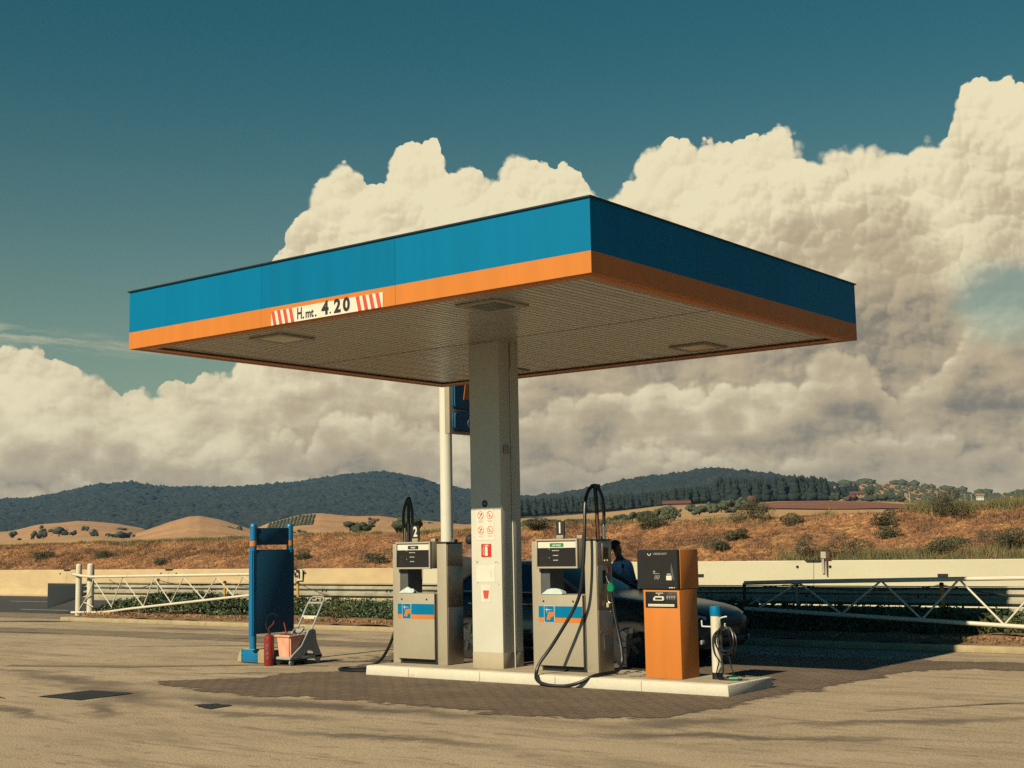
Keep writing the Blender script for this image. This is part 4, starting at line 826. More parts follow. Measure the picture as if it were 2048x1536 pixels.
# ------------------------------------------------------------------ fuel pumps
def pump(X, W_, number, fuel, lab_m, txt_m, side, label, wide):
    """X: left front corner, W_: width, side: 'left' or 'right' where mast, hose and nozzle are"""
    y0, y1 = 2.98, 3.31; z0, zt = HI+.004, 1.69
    t = thing('fuel_pump', (X+W_/2, 3.14, z0), label, 'fuel pump', 'fuel pumps on the island'); U = lambda u: X+u*W_
    b = MB(); b.box(X, U(.138), y0, y1, z0, zt, 'pump_grey', .006); b.box(X+.01, U(.138)-.01, y0+.01, y1-.01, zt, zt+.008, 'dark_trim'); b.build('left_post', t)
    b = MB(); b.box(U(.825), X+W_-.003, y0, y1, z0, zt-.006, 'pump_grey', .006); b.box(U(.825)-.004, X+W_+.008, y0-.006, y1+.006, zt-.006, zt+.008, 'dark_trim', .003); b.build('right_post', t)
    # stainless cladding of the end face
    b = MB(); xe = X+W_-.003
    for za, zb in ((z0+.01, .86), (.866, 1.385), (1.391, zt-.012)): b.box(xe+.0005, xe+.007, y0+.02, y1-.008, za, zb, 'steel', .002)
    b.build('steel_cladding', t)
    b = MB(); b.box(U(.115), U(.795), y0-.03, y1-.02, .195, 1.04, 'pump_grey', .006); b.box(U(.16), U(.80), y0+.03, y1-.05, z0, .192, 'black')
    b.box(U(.797), U(.812), y0-.02, y1-.03, .16, 1.035, 'dark_trim'); b.box(U(.814), U(.823), y0-.008, y1-.03, .16, 1.035, 'steel')
    for u, zz in ((.20, .965), (.66, .965)): b.lathe([(.012, 0), (.009, .008)], (U(u), y0-.037, zz), 'black', 12, 'y')
    cab = b.build('cabinet', t)
    b = MB(); b.box(U(.1385), U(.27), y0+.02, y1-.03, 1.0405, 1.36, 'pump_inner'); b.build('inner_housing', t)
    # brand band with badge
    b = MB(); yb = y0-.032; zb0, zb1, zo = .768, .905, .712
    b.box(U(.12), U(.205), yb, yb+.0015, zb0, zb1, 'blue'); b.box(U(.12), U(.205), yb, yb+.0015, zo, zb0-.001, 'orange'); b.box(U(.375), U(.792), yb, yb+.0015, zb0, zb1, 'blue'); b.box(U(.375), U(.792), yb, yb+.0015, zo, zb0-.001, 'orange')
    cx = U(.288); cz = .810; hw, hh = .078, .102
    def rrect(hw, hh, r): 
        return [(cx+sx*(hw-r)+r*cos(a), cz+sz*(hh-r)+r*sin(a)) for sx, sz, a0 in ((1, 1, 0), (-1, 1, pi/2), (-1, -1, pi), (1, -1, 3*pi/2)) for a in [a0+k*pi/8 for k in range(5)]]
    b.prism(rrect(hw, hh, .02), yb-.0015, yb+.0005, 'paper'); b.prism(rrect(hw-.005, hh-.005, .016), yb-.003, yb-.001, 'blue')
    b.text('IP', .118, cx+.004, cz-.026, yb-.003, 'orange', bold=.007, shear=.38, sx=1.0)
    sx_, sz_ = cx-.034, cz+.052; y = yb-.0036
    b.prism([(sx_-.040, sz_), (sx_, sz_-.004), (sx_+.095, sz_), (sx_, sz_+.004)], y-.0006, y, 'paper'); b.prism([(sx_, sz_-.055), (sx_+.003, sz_), (sx_, sz_+.040), (sx_-.003, sz_)], y-.0006, y, 'paper'); b.lathe([(.008, 0), (.008, .0008)], (sx_, y-.0008, sz_), 'paper', 10, 'y')
    b.build('badge_band', cab)
    # display head
    b = MB(); hx0, hx1, hz0, hz1, hy = U(.118), U(.765), 1.358, 1.712, y0-.055; fr = .022
    b.box(hx0, hx1, hy+.02, y1+.02, hz0+.004, hz1-.004, 'pump_grey', .004)
    for q in ((hx0, hx1, hz0, hz0+fr), (hx0, hx1, hz1-fr, hz1), (hx0, hx0+fr, hz0+fr, hz1-fr), (hx1-fr, hx1, hz0+fr, hz1-fr)): b.box(q[0], q[1], hy-.015, hy+.0195, q[2], q[3], 'pump_frame', .004)
    hd = b.build('display_head', t)
    b = MB(); ix0, ix1, iz0, iz1 = hx0+fr, hx1-fr, hz0+fr, hz1-fr; yy = hy+.004
    b.box(ix0, ix1, yy, yy+.015, iz0, iz1, 'glass_dark'); b.box(ix0+.006, ix1-.006, yy-.003, yy, iz1-.085, iz1-.012, 'paper')
    cw = .095 if fuel != 'diesel' else .085; mx = (ix0+ix1)/2-(.0 if fuel == 'diesel' else -.0); b.box(mx-cw*1.08, mx+cw*1.08, yy-.005, yy-.003, iz1-.074, iz1-.028, lab_m)
    b.text(fuel, .034, mx, iz1-.051, yy-.005, 'paper', bold=.001, sx=.62 if fuel != 'diesel' else 1)
    for k, s in enumerate(('IMPORTO TOTALE', 'LITRI EROGATI', 'EURO/LITRO')): b.text(s, .0125, mx-.02, iz1-.118-.058*k, yy-.0005, 'paper', bold=.0006); b.box(mx-.085, mx+.045, yy-.001, yy, iz1-.112-.058*k, iz1-.088-.058*k, 'black')
    for k in (0, 2): b.text('E', .02, mx-.115, iz1-.10-.052*k, yy-.0005, 'paper')
    rng = np.random.default_rng(number)
    for k in range(10): px = rng.uniform(ix0+.02, ix0+.16); pz = rng.uniform(iz0+.02, iz1-.11); b.box(px, px+.004, yy-.0008, yy, pz, pz+.003, 'print_grey')
    b.build('screen', hd)
    # number plate and lugs
    b = MB(); px = U(.44) if number == 2 else U(.463); b.box(px-.05, px+.05, y0-.02, y0+.03, hz1, hz1+.045, 'pump_grey', .004); b.box(px-.060, px+.060, y0-.005, y0+.015, hz1+.045, hz1+.215, 'print_black')
    b.text(str(number), .180, px+(.0 if number == 2 else -.004), hz1+.128, y0-.005, 'paper', bold=.005, sx=.78); b.build('number_plate', t)
    MB().box(U(.70), U(.70)+.075, y0+.02, y0+.09, hz1+.001, hz1+.04, 'pump_grey', .003).build('top_lug', t)
    b = MB(); b.box(U(.86), U(.93), y1-.09, y1-.02, zt+.008, zt+.05, 'pump_inner', .003); b.build('top_lug', t)
    return t, U
p2, U2 = pump(-5.375, .950, 2, 'diesel', 'print_black', 'paper', 'left', 'grey diesel pump with number 2 plate, standing left of the canopy column', False)
p1_, U1 = pump(-3.040, .962, 1, 'super senza pb', 'green_label', 'paper', 'right', 'grey unleaded pump with number 1 plate and green label, standing right of the column', True)
# cloths lying in the openings
def cloth(x0, x1, y, z, seed, lb):
    rng = np.random.default_rng(seed); nx, ny = 26, 14; X, Y = np.meshgrid(np.linspace(x0, x1, nx), np.linspace(y, y+.14, ny), indexing='ij')
    u = (X-x0)/(x1-x0); v = (Y-y)/.14; Z = z+.006+(.062*(u*(1-u)*4)**.5+fbm(u*4+seed, v*3, 3, seed)*.07)*np.clip(v*(1-v)*4, 0, 1)**.6
    Z = np.maximum(Z, z+.004); Y = Y+fbm(u*3, v*2+seed, 2, seed)*.05*(v > .1)
    mesh_np('cloth', np.stack([X, Y, Z], 2).reshape(-1, 3), grid_faces(nx, ny), 'cloth', smooth=True, label=lb, cat='cloth', group='cleaning cloths on the pumps')
cloth(U2(.135), U2(.385), 2.96, 1.04, 1, 'crumpled pale blue cloth lying in the opening of the diesel pump')
cloth(U1(.15), U1(.475), 2.96, 1.04, 2, 'crumpled pale blue cloth lying in the opening of the unleaded pump')
# masts and hoses
b = MB(); b.tube([(-2.125, 3.10, 1.70), (-2.135, 3.10, 2.10)], .024, 'rust', 12); b.tube([(-2.135, 3.10, 2.10), (-2.15, 3.10, 2.33)], .026, 'black', 12); b.box(-2.185, -2.10, 3.05, 3.15, 2.31, 2.36, 'black', .01); b.build('hose_mast', p1_)
hose = thing('fuel_hose', (-2.1, 2.9, 1.0), 'black hose looping from the tall mast over the island edge to the green nozzle', 'hose')
b = MB(); R_ = .021
pts = [(-2.05, 3.12, 1.86), (-2.045, 3.12, 2.10), (-2.075, 3.11, 2.25), (-2.14, 3.09, 2.345), (-2.17, 3.0, 2.29), (-2.16, 2.90, 2.13), (-2.135, 2.84, 1.83), (-2.14, 2.81, 1.46), (-2.18, 2.79, 1.11), (-2.26, 2.77, .90), (-2.38, 2.72, .69), (-2.53, 2.66, .45), (-2.64, 2.58, .27), (-2.66, 2.53, .16), (-2.60, 2.46, .075), (-2.44, 2.44, .028), (-2.20, 2.46, .026), (-2.02, 2.50, .07), (-1.88, 2.62, .145), (-1.80, 2.90, .165), (-1.80, 3.05, .24), (-1.83, 3.10, .40), (-1.89, 3.13, .60), (-1.945, 3.14, .82), (-1.975, 3.15, .985), (-1.99, 3.15, 1.07)]
b.tube(pts, R_, 'rubber', 10, spline=8); b.build('hose_line', hose)
b = MB(); b.lathe([(.026, 0), (.030, .02), (.022, .05), (.030, .08), (.022, .11), (.030, .14), (.024, .17)], (-2.05, 3.12, 1.70), 'chrome', 12); b.build('swivel', hose)
nz = MB(); nz.tube([(-2.063, 3.16, 1.262), (-2.045, 3.16, 1.215), (-2.015, 3.16, 1.165), (-2.00, 3.16, 1.14)], .010, 'chrome', 10, spline=4)
nz = nz.build('nozzle', hose)
b = MB(); b.prism([(-2.035, 1.165), (-1.985, 1.185), (-1.945, 1.12), (-1.955, 1.075), (-2.01, 1.07), (-2.045, 1.10)], 3.135, 3.185, 'green', bev=.008); b.build('grip', nz)
b = MB(); b.tube([(-2.03, 3.16, 1.08), (-2.05, 3.16, 1.03), (-2.04, 3.16, .96), (-1.99, 3.16, .94), (-1.975, 3.16, 1.0)], .006, 'chrome', 8, spline=4); b.box(-2.06, -2.025, 3.14, 3.18, .89, .945, 'plinth_grey', .004); b.build('trigger_guard', nz)
# side dispenser face of the unleaded pump: window, keys, cradle
xe = U1(1)+.0045
b = MB(); b.box(xe, xe+.012, 3.09, 3.235, 1.43, 1.645, 'steel', .003); b.box(xe+.012, xe+.014, 3.11, 3.215, 1.46, 1.60, 'glass_dark')
for y in (3.135, 3.19): b.lathe([(.012, 0), (.009, .01)], (xe+.012, y, 1.445), 'paper', 12, 'x')
b.box(xe, xe+.003, 3.20, 3.27, 1.30, 1.37, 'print_red'); b.box(xe, xe+.003, 3.17, 3.28, 1.20, 1.29, 'print_grey'); b.box(xe, xe+.004, 3.03, 3.27, .60, .612, 'orange'); b.box(xe, xe+.002, 3.10, 3.22, .40, .56, 'print_grey'); b.build('side_panel', p1_)
b = MB(); b.box(xe, xe+.008, 3.09, 3.16, 1.17, 1.33, 'hole'); b.lathe([(.012, 0), (.012, .02)], (xe, 3.27, .83), 'chrome', 10, 'x'); b.build('nozzle_cradle', p1_)
# hose of the diesel pump, on its left
b = MB(); b.tube([(-5.235, 3.15, 1.70), (-5.235, 3.15, 2.27)], .022, 'black', 12); b.tube([(-5.265, 3.11, 1.70), (-5.265, 3.11, 1.90)], .014, 'chrome', 8); b.build('hose_mast', p2)
hose2 = thing('fuel_hose', (-5.5, 3.2, .8), 'black hose arching over the diesel pump and coiled on the ground left of the island', 'hose')
b = MB(); b.tube([(-5.19, 3.15, 1.70), (-5.168, 3.15, 1.94), (-5.175, 3.15, 2.14), (-5.225, 3.15, 2.30), (-5.285, 3.15, 2.23), (-5.325, 3.15, 2.10), (-5.345, 3.17, 1.93), (-5.365, 3.22, 1.71), (-5.42, 3.30, 1.40), (-5.46, 3.30, 1.05), (-5.50, 3.22, .72), (-5.545, 3.18, .50), (-5.62, 3.15, .31), (-5.75, 3.13, .14), (-5.93, 3.08, .035), (-6.12, 3.04, .024), (-6.24, 2.96, .024), (-6.22, 2.82, .024), (-6.05, 2.72, .024), (-5.80, 2.74, .024), (-5.62, 2.86, .024), (-5.56, 3.02, .04), (-5.60, 3.16, .09), (-5.54, 3.28, .20), (-5.44, 3.33, .34), (-5.41, 3.30, .60), (-5.40, 3.24, .82)], .021, 'rubber', 10, spline=8); b.build('hose_line', hose2)
b = MB(); b.box(-5.44, -5.385, 3.17, 3.25, .78, 1.02, 'black', .01); b.tube([(-5.41, 3.21, 1.02), (-5.41, 3.20, 1.10), (-5.395, 3.19, 1.16)], .011, 'chrome', 8); b.build('nozzle', hose2)

# ------------------------------------------------------------------ payment machine
pm = thing('payment_machine', (-1.08, 3.0, HI), 'orange and black banknote payment machine on the island right of the pumps', 'payment machine')
b = MB(); b.box(-1.315, -.838, 2.80, 3.19, HI+.004, 1.122, 'orange', .008); body = b.build('body', pm)
b = MB(); b.box(-1.345, -.832, 2.83, 3.225, 1.124, 1.566, 'orange', .006); b.build('upper_housing', pm)
b = MB(); b.prism([(-1.375, 1.128), (-.838, 1.124), (-.838, 1.566), (-1.362, 1.566), (-1.372, 1.50)], 2.775, 2.829, 'black', bev=.005); b.prism([(2.775, 1.126), (2.829, 1.126), (3.15, 1.20), (3.15, 1.52), (2.829, 1.566)], -1.376, -1.3455, 'black', 'x'); dis = b.build('display_hood', pm)
b = MB(); y = 2.7745; b.box(-1.31, -.90, y-.003, y, 1.17, 1.50, 'glass_dark'); b.text('VEEDER-ROOT', .030, -1.06, 1.519, y, 'print_grey', bold=.0008, sx=.9)
for k in range(7): a = pi+(k)*pi/6; b.lathe([(.005, 0), (.005, .001)], (-1.205+.020*cos(a), y-.001, 1.522+.018*sin(a)), 'paper', 8, 'y')
b.prism([(-.915, 1.42), (-.895, 1.33), (-.88, 1.215), (-.905, 1.24), (-.925, 1.33)], y-.0045, y-.003, 'pump_inner'); b.box(-.985, -.915, y-.005, y-.003, 1.225, 1.275, 'paper'); b.box(-.975, -.925, y-.006, y-.003, 1.28, 1.30, 'print_grey')
b.box(-1.155, -1.075, y-.004, y-.003, 1.295, 1.302, 'print_grey'); b.box(-1.155, -1.13, y-.004, y-.003, 1.31, 1.33, 'print_grey')
for k in range(4): b.prism([(-1.145+.018*k, 1.235), (-1.137+.018*k, 1.235), (-1.122+.018*k, 1.28), (-1.13+.018*k, 1.28)], y-.004, y-.003, 'print_grey')
for x, w in ((-.955, .02), (-.93, .03), (-.89, .012)): b.box(x, x+w, y-.002, y, 1.136, 1.146, 'paper')
b.build('screen', dis)
b = MB(); y = 2.7995; b.box(-1.285, -.868, y-.004, y, .915, 1.095, 'black', .0015); b.box(-1.25, -.905, y-.006, y-.0045, .930, .957, 'concrete_white')
b.prism([(-1.175, .995), (-1.045, .993), (-1.03, 1.003), (-1.03, 1.035), (-1.045, 1.045), (-1.150, 1.045), (-1.175, 1.022)], y-.020, y-.0045, 'concrete_white', bev=.004); b.box(-1.145, -1.055, y-.022, y-.0195, 1.008, 1.030, 'hole')
b.text('BANCONOTE', .018, -1.095, 1.078, y-.0045, 'paper', bold=.0006, sx=.85); b.prism([(-1.115, 1.066), (-1.091, 1.066), (-1.103, 1.052)], y-.0055, y-.004, 'paper')
for k in range(4): b.box(-1.005+.031*k, -.983+.031*k, y-.0055, y-.004, 1.028, 1.050, 'print_grey'); b.text('C', .02, -.994+.031*k, 1.018, y-.0045, 'paper')
b.box(-.98, -.925, y-.0052, y-.004, 1.066, 1.082, 'pump_inner')
for k in range(9): b.box(-1.235+.036*k, -1.212+.036*k, y-.0068, y-.006, .940, .944, 'print_grey')
b.build('banknote_panel', body)

# ------------------------------------------------------------------ air hose post
ap = thing('air_hose_post', (-.53, 3.05, HI), 'short white post with blue cap and white hooks at the right end of the island', 'bollard')
px, py = -.535, 3.06; b = MB(); b.lathe([(.058, 0), (.058, .70)], (px, py, HI+.075), 'white_dirty', 28); pst = b.build('post', ap)
MB().lathe([(.060, 0), (.060, .078)], (px, py, HI), 'black', 28).build('base_sleeve', ap); MB().lathe([(.064, 0), (.064, .095), (.060, .105)], (px, py, HI+.70), 'blue', 28).build('cap', ap)
for q in ([(px-.05, py, .700), (px-.165, py, .702), (px-.178, py, .712), (px-.180, py, .770)], [(px+.05, py, .715), (px+.062, py-.02, .79), (px+.135, py-.03, .815), (px+.16, py-.03, .815)], [(px+.05, py-.01, .68), (px+.11, py-.03, .675), (px+.13, py-.03, .69), (px+.132, py-.03, .745)]):
    MB().tube(q, .0085, 'white', 8, spline=5).build('hook', ap)
ah = thing('air_hose', (-.42, 3.0, .5), 'coil of thin black air hose hanging from the white post hooks down to the island', 'hose')
rng = np.random.default_rng(4); b = MB()
for k in range(7):
    cx = px+.135+rng.uniform(-.03, .03); cz = .545+rng.uniform(-.03, .03); rx = .085+rng.uniform(-.02, .035); rz = .155+rng.uniform(-.03, .02); yy = py-.04+rng.uniform(-.03, .03)
    b.tube([(cx+rx*sin(a), yy+.02*cos(a*2+k), cz+rz*cos(a)) for a in [2*pi*i/22 for i in range(23)]], .0075, 'rubber', 6)
b.tube([(px+.05, py-.07, .66), (px+.005, py-.08, .60), (px+.0, py-.085, .50), (px+.02, py-.085, .41), (px+.065, py-.08, .335), (px+.045, py-.08, .25), (px+.03, py-.08, .19), (px+.06, py-.09, .14), (px+.15, py-.1, .136), (px+.23, py-.08, .136)], .0075, 'rubber', 6, spline=6)
b.tube([(px+.04, py-.05, .46), (px+.085, py-.05, .35), (px+.10, py-.04, .24), (px+.075, py-.03, .17), (px+.12, py-.02, .15)], .0075, 'rubber', 6, spline=6); b.tube([(px+.16, py-.03, .42), (px+.19, py-.03, .28), (px+.215, py-.03, .20), (px+.20, py-.02, .16)], .0075, 'rubber', 6, spline=6)
b.build('hose_line', ah)
b = MB(); b.tube([(px+.20, py-.10, .150), (px+.29, py-.06, .152)], .020, 'green', 10); b.tube([(px+.29, py-.06, .150), (px+.40, py-.03, .142)], .007, 'black', 6); b.lathe([(.03, 0), (.03, .02)], (px+.30, py-.05, HI+.006), 'black', 14); b.build('air_gun', ah)

# ------------------------------------------------------------------ blue double post sign on its block
bs = thing('post_sign', (-8.12, 3.3, 0), 'tall narrow blue back-turned sign on round posts beside the mop cart', 'sign')
for y, zlo in ((2.945, .02), (3.66, .42)):
    b = MB(); b.tube([(-8.115, y, .22 if y < 3 else 1.60), (-8.115, y, 1.99)], .050, 'sign_blue', 20); b.lathe([(.050, 0), (.046, .02), (.03, .04), (0.004, .05)], (-8.115, y, 1.99), 'sign_blue', 20)
    if y < 3: b.tube([(-8.105, y, .22), (-8.105, y, .42)], .036, 'sign_blue', 16)
    p = b.build('post', bs); MB().lathe([(.054, 0), (.054, .075)], (-8.115, y, 1.700), 'orange', 20).build('orange_ring', p)
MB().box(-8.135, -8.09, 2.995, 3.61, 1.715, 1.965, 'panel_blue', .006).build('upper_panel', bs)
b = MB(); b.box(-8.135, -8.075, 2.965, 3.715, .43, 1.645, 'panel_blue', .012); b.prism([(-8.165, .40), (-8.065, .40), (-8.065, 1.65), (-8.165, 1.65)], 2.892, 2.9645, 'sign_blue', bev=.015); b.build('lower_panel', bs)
blk = thing('sign_footing', (-8.15, 3.2, 0), 'pale concrete block with bolted blue plate under the blue sign', 'concrete block')
b = MB(); b.prism([(-8.535, .002), (-7.70, .002), (-7.66, .10), (-7.70, .205), (-8.40, .215), (-8.485, .18), (-8.525, .09)], 3.0, 3.62, 'concrete_kerb', bev=.02); b.build('block', blk)
b = MB(); b.box(-8.425, -8.075, 2.990, 2.999, .025, .205, 'sign_blue', .002)
for x in (-8.405, -8.095):
    for z in (.05, .115, .18): b.lathe([(.008, 0), (.006, .006)], (x, 2.984, z), 'black', 8, 'y')
b.build('blue_plate', blk)

# ------------------------------------------------------------------ fire extinguisher
fx = thing('fire_extinguisher', (-7.78, 3.02, 0), 'scuffed red fire extinguisher standing between the sign block and the mop cart', 'fire extinguisher')
x, y = -7.72, 2.90; b = MB(); b.lathe([(.066, .003), (.073, .02), (.073, .385), (.066, .415), (.045, .432), (.022, .438), (.022, .452)], (x, y, 0), 'red_ext', 28); b.build('cylinder', fx)
rng = np.random.default_rng(5); b = MB()
for k in range(30):
    a = rng.uniform(-.25, .45); z = rng.uniform(.10, .30); aa = -pi/2+.35+a; r = .0735; xx, yy = x+r*cos(aa), y+r*sin(aa); b.box(xx-.006, xx+.006, yy-.0012, yy+.0012, z, z+rng.uniform(.003, .010), 'print_grey')
b.build('worn_print', fx)
b = MB(); b.lathe([(.020, 0), (.020, .03), (.012, .035), (.012, .06)], (x, y, .452), 'black', 14); b.box(x-.015, x+.035, y-.012, y+.012, .475, .492, 'black', .003); b.build('valve', fx)
b = MB(); b.tube([(x-.01, y, .505), (x+.0, y, .535), (x+.06, y, .575), (x+.095, y, .605), (x+.10, y, .635)], .009, 'red_ext', 8, spline=3); b.build('lever', fx)
b = MB(); b.tube([(x-.012, y, .49), (x-.06, y+.01, .52), (x-.10, y+.03, .60), (x-.06, y+.04, .70), (x+.02, y+.05, .735), (x+.12, y+.05, .70)], .006, 'rubber', 6, spline=5); b.build('hose', fx)

# ------------------------------------------------------------------ mop cart
mc = thing('mop_cart', (-7.5, 3.25, 0), 'grey plastic mop cart carrying a faded pink bucket', 'mop cart')
cx0, cx1, cy0, cy1 = -7.70, -7.36, 2.97, 3.60
b = MB(); b.box(cx0, cx1, cy0, cy0+.08, .085, .125, 'plastic_grey', .01); b.box(cx0, cx0+.05, cy0+.02, cy1, .085, .13, 'plastic_grey', .01); b.box(cx1-.05, cx1, cy0+.02, cy1, .085, .13, 'plastic_grey', .01); b.box(cx0+.05, cx1-.05, cy1-.08, cy1, .085, .13, 'plastic_grey', .01); b.box(cx0+.04, cx1-.04, cy0+.05, cy1-.07, .09, .10, 'plastic_grey')
for sx in (cx0, cx1-.03):
    b.prism([(cy0+.03, .085), (cy0+.03, .135), (cy0+.22, .27), (cy0+.36, .48), (cy0+.44, .50), (cy0+.50, .48), (cy0+.53, .30), (cy0+.63, .10), (cy0+.60, .06), (cy0+.50, .06), (cy0+.46, .18), (cy0+.36, .20), (cy0+.22, .09)], sx, sx+.03, 'plastic_grey', 'x', bev=.005)
fr = b.build('frame', mc)
b = MB(); ht = [(cx0+.02, cy0+.42, .46), (cx0+.02, cy0+.62, .80), (cx0+.03, cy0+.70, .915), (cx0+.07, cy0+.715, .94), (cx1-.07, cy0+.715, .94), (cx1-.03, cy0+.70, .915), (cx1-.02, cy0+.62, .80), (cx1-.02, cy0+.42, .46)]
b.tube(ht, .014, 'plastic_grey', 10); b.tube([(cx0+.02, cy0+.655, .855), (cx1-.02, cy0+.655, .855)], .017, 'plastic_grey', 8); b.tube([(cx0+.02, cy0+.54, .665), (cx1-.02, cy0+.54, .665)], .014, 'white_dirty', 8); b.box(cx0+.06, cx1-.06, cy0+.525, cy0+.555, .63, .66, 'white_dirty', .004); b.build('handle', mc)
bk = MB(); 
def frustum(b, x0, x1, y0, y1, z0, z1, tx, ty, m, th=.012):
    o = [(x0, y0, z0), (x1, y0, z0), (x1, y1, z0), (x0, y1, z0), (x0-tx, y0-ty, z1), (x1+tx, y0-ty, z1), (x1+tx, y1+ty, z1), (x0-tx, y1+ty, z1)]
    i = [(x0+th, y0+th, z0+th), (x1-th, y0+th, z0+th), (x1-th, y1-th, z0+th), (x0+th, y1-th, z0+th), (x0-tx+th, y0-ty+th, z1), (x1+tx-th, y0-ty+th, z1), (x1+tx-th, y1+ty-th, z1), (x0-tx+th, y1+ty-th, z1)]
    bm = bmesh.new(); v = [bm.verts.new(p) for p in o+i]
    for f in [(0, 3, 2, 1), (0, 1, 5, 4), (1, 2, 6, 5), (2, 3, 7, 6), (3, 0, 4, 7), (8, 9, 10, 11), (8, 12, 13, 9), (9, 13, 14, 10), (10, 14, 15, 11), (11, 15, 12, 8), (4, 5, 13, 12), (5, 6, 14, 13), (6, 7, 15, 14), (7, 4, 12, 15)]: bm.faces.new([v[k] for k in f])
    bmesh.ops.recalc_face_normals(bm, faces=bm.faces)
    bmesh.ops.bevel(bm, geom=[e for e in bm.edges if abs(e.verts[0].co.z-e.verts[1].co.z) > .1], offset=.02, segments=3, affect='EDGES'); b.bm(bm, m, True)
frustum(bk, cx0+.045, cx1-.055, cy0+.05, cy0+.36, .104, .425, .025, .03, 'bucket')
bk.box(cx0+.008, cx1-.018, cy0+.005, cy0+.022, .405, .43, 'bucket', .004); bk.box(cx1-.035, cx1-.016, cy0+.022, cy0+.40, .405, .43, 'bucket', .004); bk.box(cx0+.008, cx0+.026, cy0+.022, cy0+.40, .405, .43, 'bucket', .004); bk = bk.build('bucket', mc)
MB().tube([(cx0+.03, cy0+.18, .43), (cx0+.06, cy0+.30, .50), (cx0+.17, cy0+.40, .525), (cx1-.08, cy0+.34, .50), (cx1-.03, cy0+.20, .43)], .006, 'black', 6, spline=5).build('bail', bk)
b = MB(); b.box(cx0+.05, cx1-.06, cy0+.36, cy0+.50, .40, .475, 'plastic_grey', .01); b.box(cx0+.09, cx1-.11, cy0+.34, cy0+.38, .44, .495, 'plastic_grey', .008); b.tube([(cx1-.09, cy0+.30, .42), (cx1-.02, cy0+.42, .50)], .009, 'plastic_grey', 6); b.build('wringer', mc)
for x in (cx0+.04, cx1-.03):
    for y in (cy0+.05, cy1-.06):
        w = MB().lathe([(.020, -.012), (.038, -.010), (.041, 0), (.038, .010), (.020, .012)], (x, y, .0425), 'plastic_grey', 18, 'x').build('caster', mc); MB().box(x-.017, x+.017, y-.012, y+.012, .072, .088, 'black', .002).build('fork', w)
st = thing('mop_stick', (-7.57, 3.1, .3), 'short red stick poking out of the pink bucket', 'stick'); MB().tube([(-7.53, 3.08, .17), (-7.565, 3.10, .42), (-7.63, 3.10, .60)], .010, 'red_ext', 8).build('stick', st)

# ------------------------------------------------------------------ tall sign pole with the blue gas sign
tp = thing('sign_pole', (-10.04, 9.9, 0), 'tall white sign pole with a blue GPL sign, rising behind the canopy', 'sign pole')
MB().tube([(-10.24, 9.75, .05), (-10.24, 9.75, 6.3)], .122, 'white', 32).build('pole', tp)
b = MB(); b.box(-9.90, -9.78, 9.33, 11.30, 3.80, 6.1, 'pump_grey', .01); b.box(-10.13, -9.90, 9.70, 9.80, 4.0, 4.08, 'pump_grey'); b.box(-10.13, -9.90, 9.70, 9.80, 5.6, 5.68, 'pump_grey'); fr = b.build('sign_frame', tp)
def rr2(x0, x1, z0, z1, r): return [(cx+r*cos(a), cz+r*sin(a)) for cx, cz, a0 in ((x1-r, z1-r, 0), (x0+r, z1-r, pi/2), (x0+r, z0+r, pi), (x1-r, z0+r, 3*pi/2)) for a in [a0+k*pi/8 for k in range(5)]]
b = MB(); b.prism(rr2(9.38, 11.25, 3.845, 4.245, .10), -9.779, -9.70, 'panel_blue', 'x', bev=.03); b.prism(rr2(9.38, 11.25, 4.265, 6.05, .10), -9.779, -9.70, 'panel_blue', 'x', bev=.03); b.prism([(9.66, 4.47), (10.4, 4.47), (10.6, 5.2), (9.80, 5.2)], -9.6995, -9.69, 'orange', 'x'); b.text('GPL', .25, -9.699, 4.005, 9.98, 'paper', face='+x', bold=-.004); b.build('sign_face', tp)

# ------------------------------------------------------------------ swing barriers
gl = thing('swing_barrier', (-22.2, 9.7, 0), 'white triangular tube barrier beside two round posts on the left', 'gate', 'swing barriers')
Y = 9.7
b = MB(); b.tube([(-22.298, Y, .10), (-22.298, Y, 1.328)], .073, 'white_dirty', 18); b.lathe([(.073, 0), (.06, .03), (0.004, .04)], (-22.298, Y, 1.328), 'white_dirty', 18); b.build('post', gl)
b = MB(); b.tube([(-21.976, Y+.12, .10), (-21.976, Y+.12, 1.338)], .086, 'white_dirty', 20); b.lathe([(.086, 0), (.07, .03), (0.004, .045)], (-21.976, Y+.12, 1.338), 'white_dirty', 20); b.build('post', gl)
MB().tube([(-22.366, Y-.12, 1.114), (-22.025, Y-.10, 1.075), (-21.732, Y-.02, 1.05), (-15.05, Y, 1.114)], .033, 'white_dirty', 12).build('top_rail', gl)
MB().tube([(-22.51, Y-.05, .172), (-21.29, Y, .187), (-20.32, Y, .284), (-15.05, Y, .723)], .029, 'white_dirty', 12).build('bottom_rail', gl)
for q in ([(-21.732, 1.036), (-20.922, .314)], [(-20.922, .372), (-20.522, 1.036)], [(-20.522, 1.036), (-19.703, .353)], [(-19.703, .353), (-19.312, 1.036)], [(-19.312, 1.036), (-18.668, .45)], [(-18.668, .45), (-18.22, 1.045)], [(-18.22, 1.045), (-17.517, .548)], [(-17.517, .548), (-17.059, 1.055)], [(-17.059, 1.055), (-16.493, .636)], [(-16.493, .636), (-16.161, 1.065)], [(-16.161, 1.065), (-15.341, .704)], [(-22.074, .431), (-21.683, .314)]):
    MB().tube([(x, Y, z) for x, z in q], .013, 'white_dirty', 8).build('brace', gl)
MB().tube([(-21.713, Y, 1.016), (-21.752, Y, .841), (-21.927, Y, .577), (-22.22, Y-.02, .255)], .013, 'white_dirty', 8, spline=4).build('brace', gl)
gr = thing('swing_barrier', (-3.69, 9.6, 0), 'long white triangular tube barrier on the right, half in the canopy shadow', 'gate', 'swing barriers')
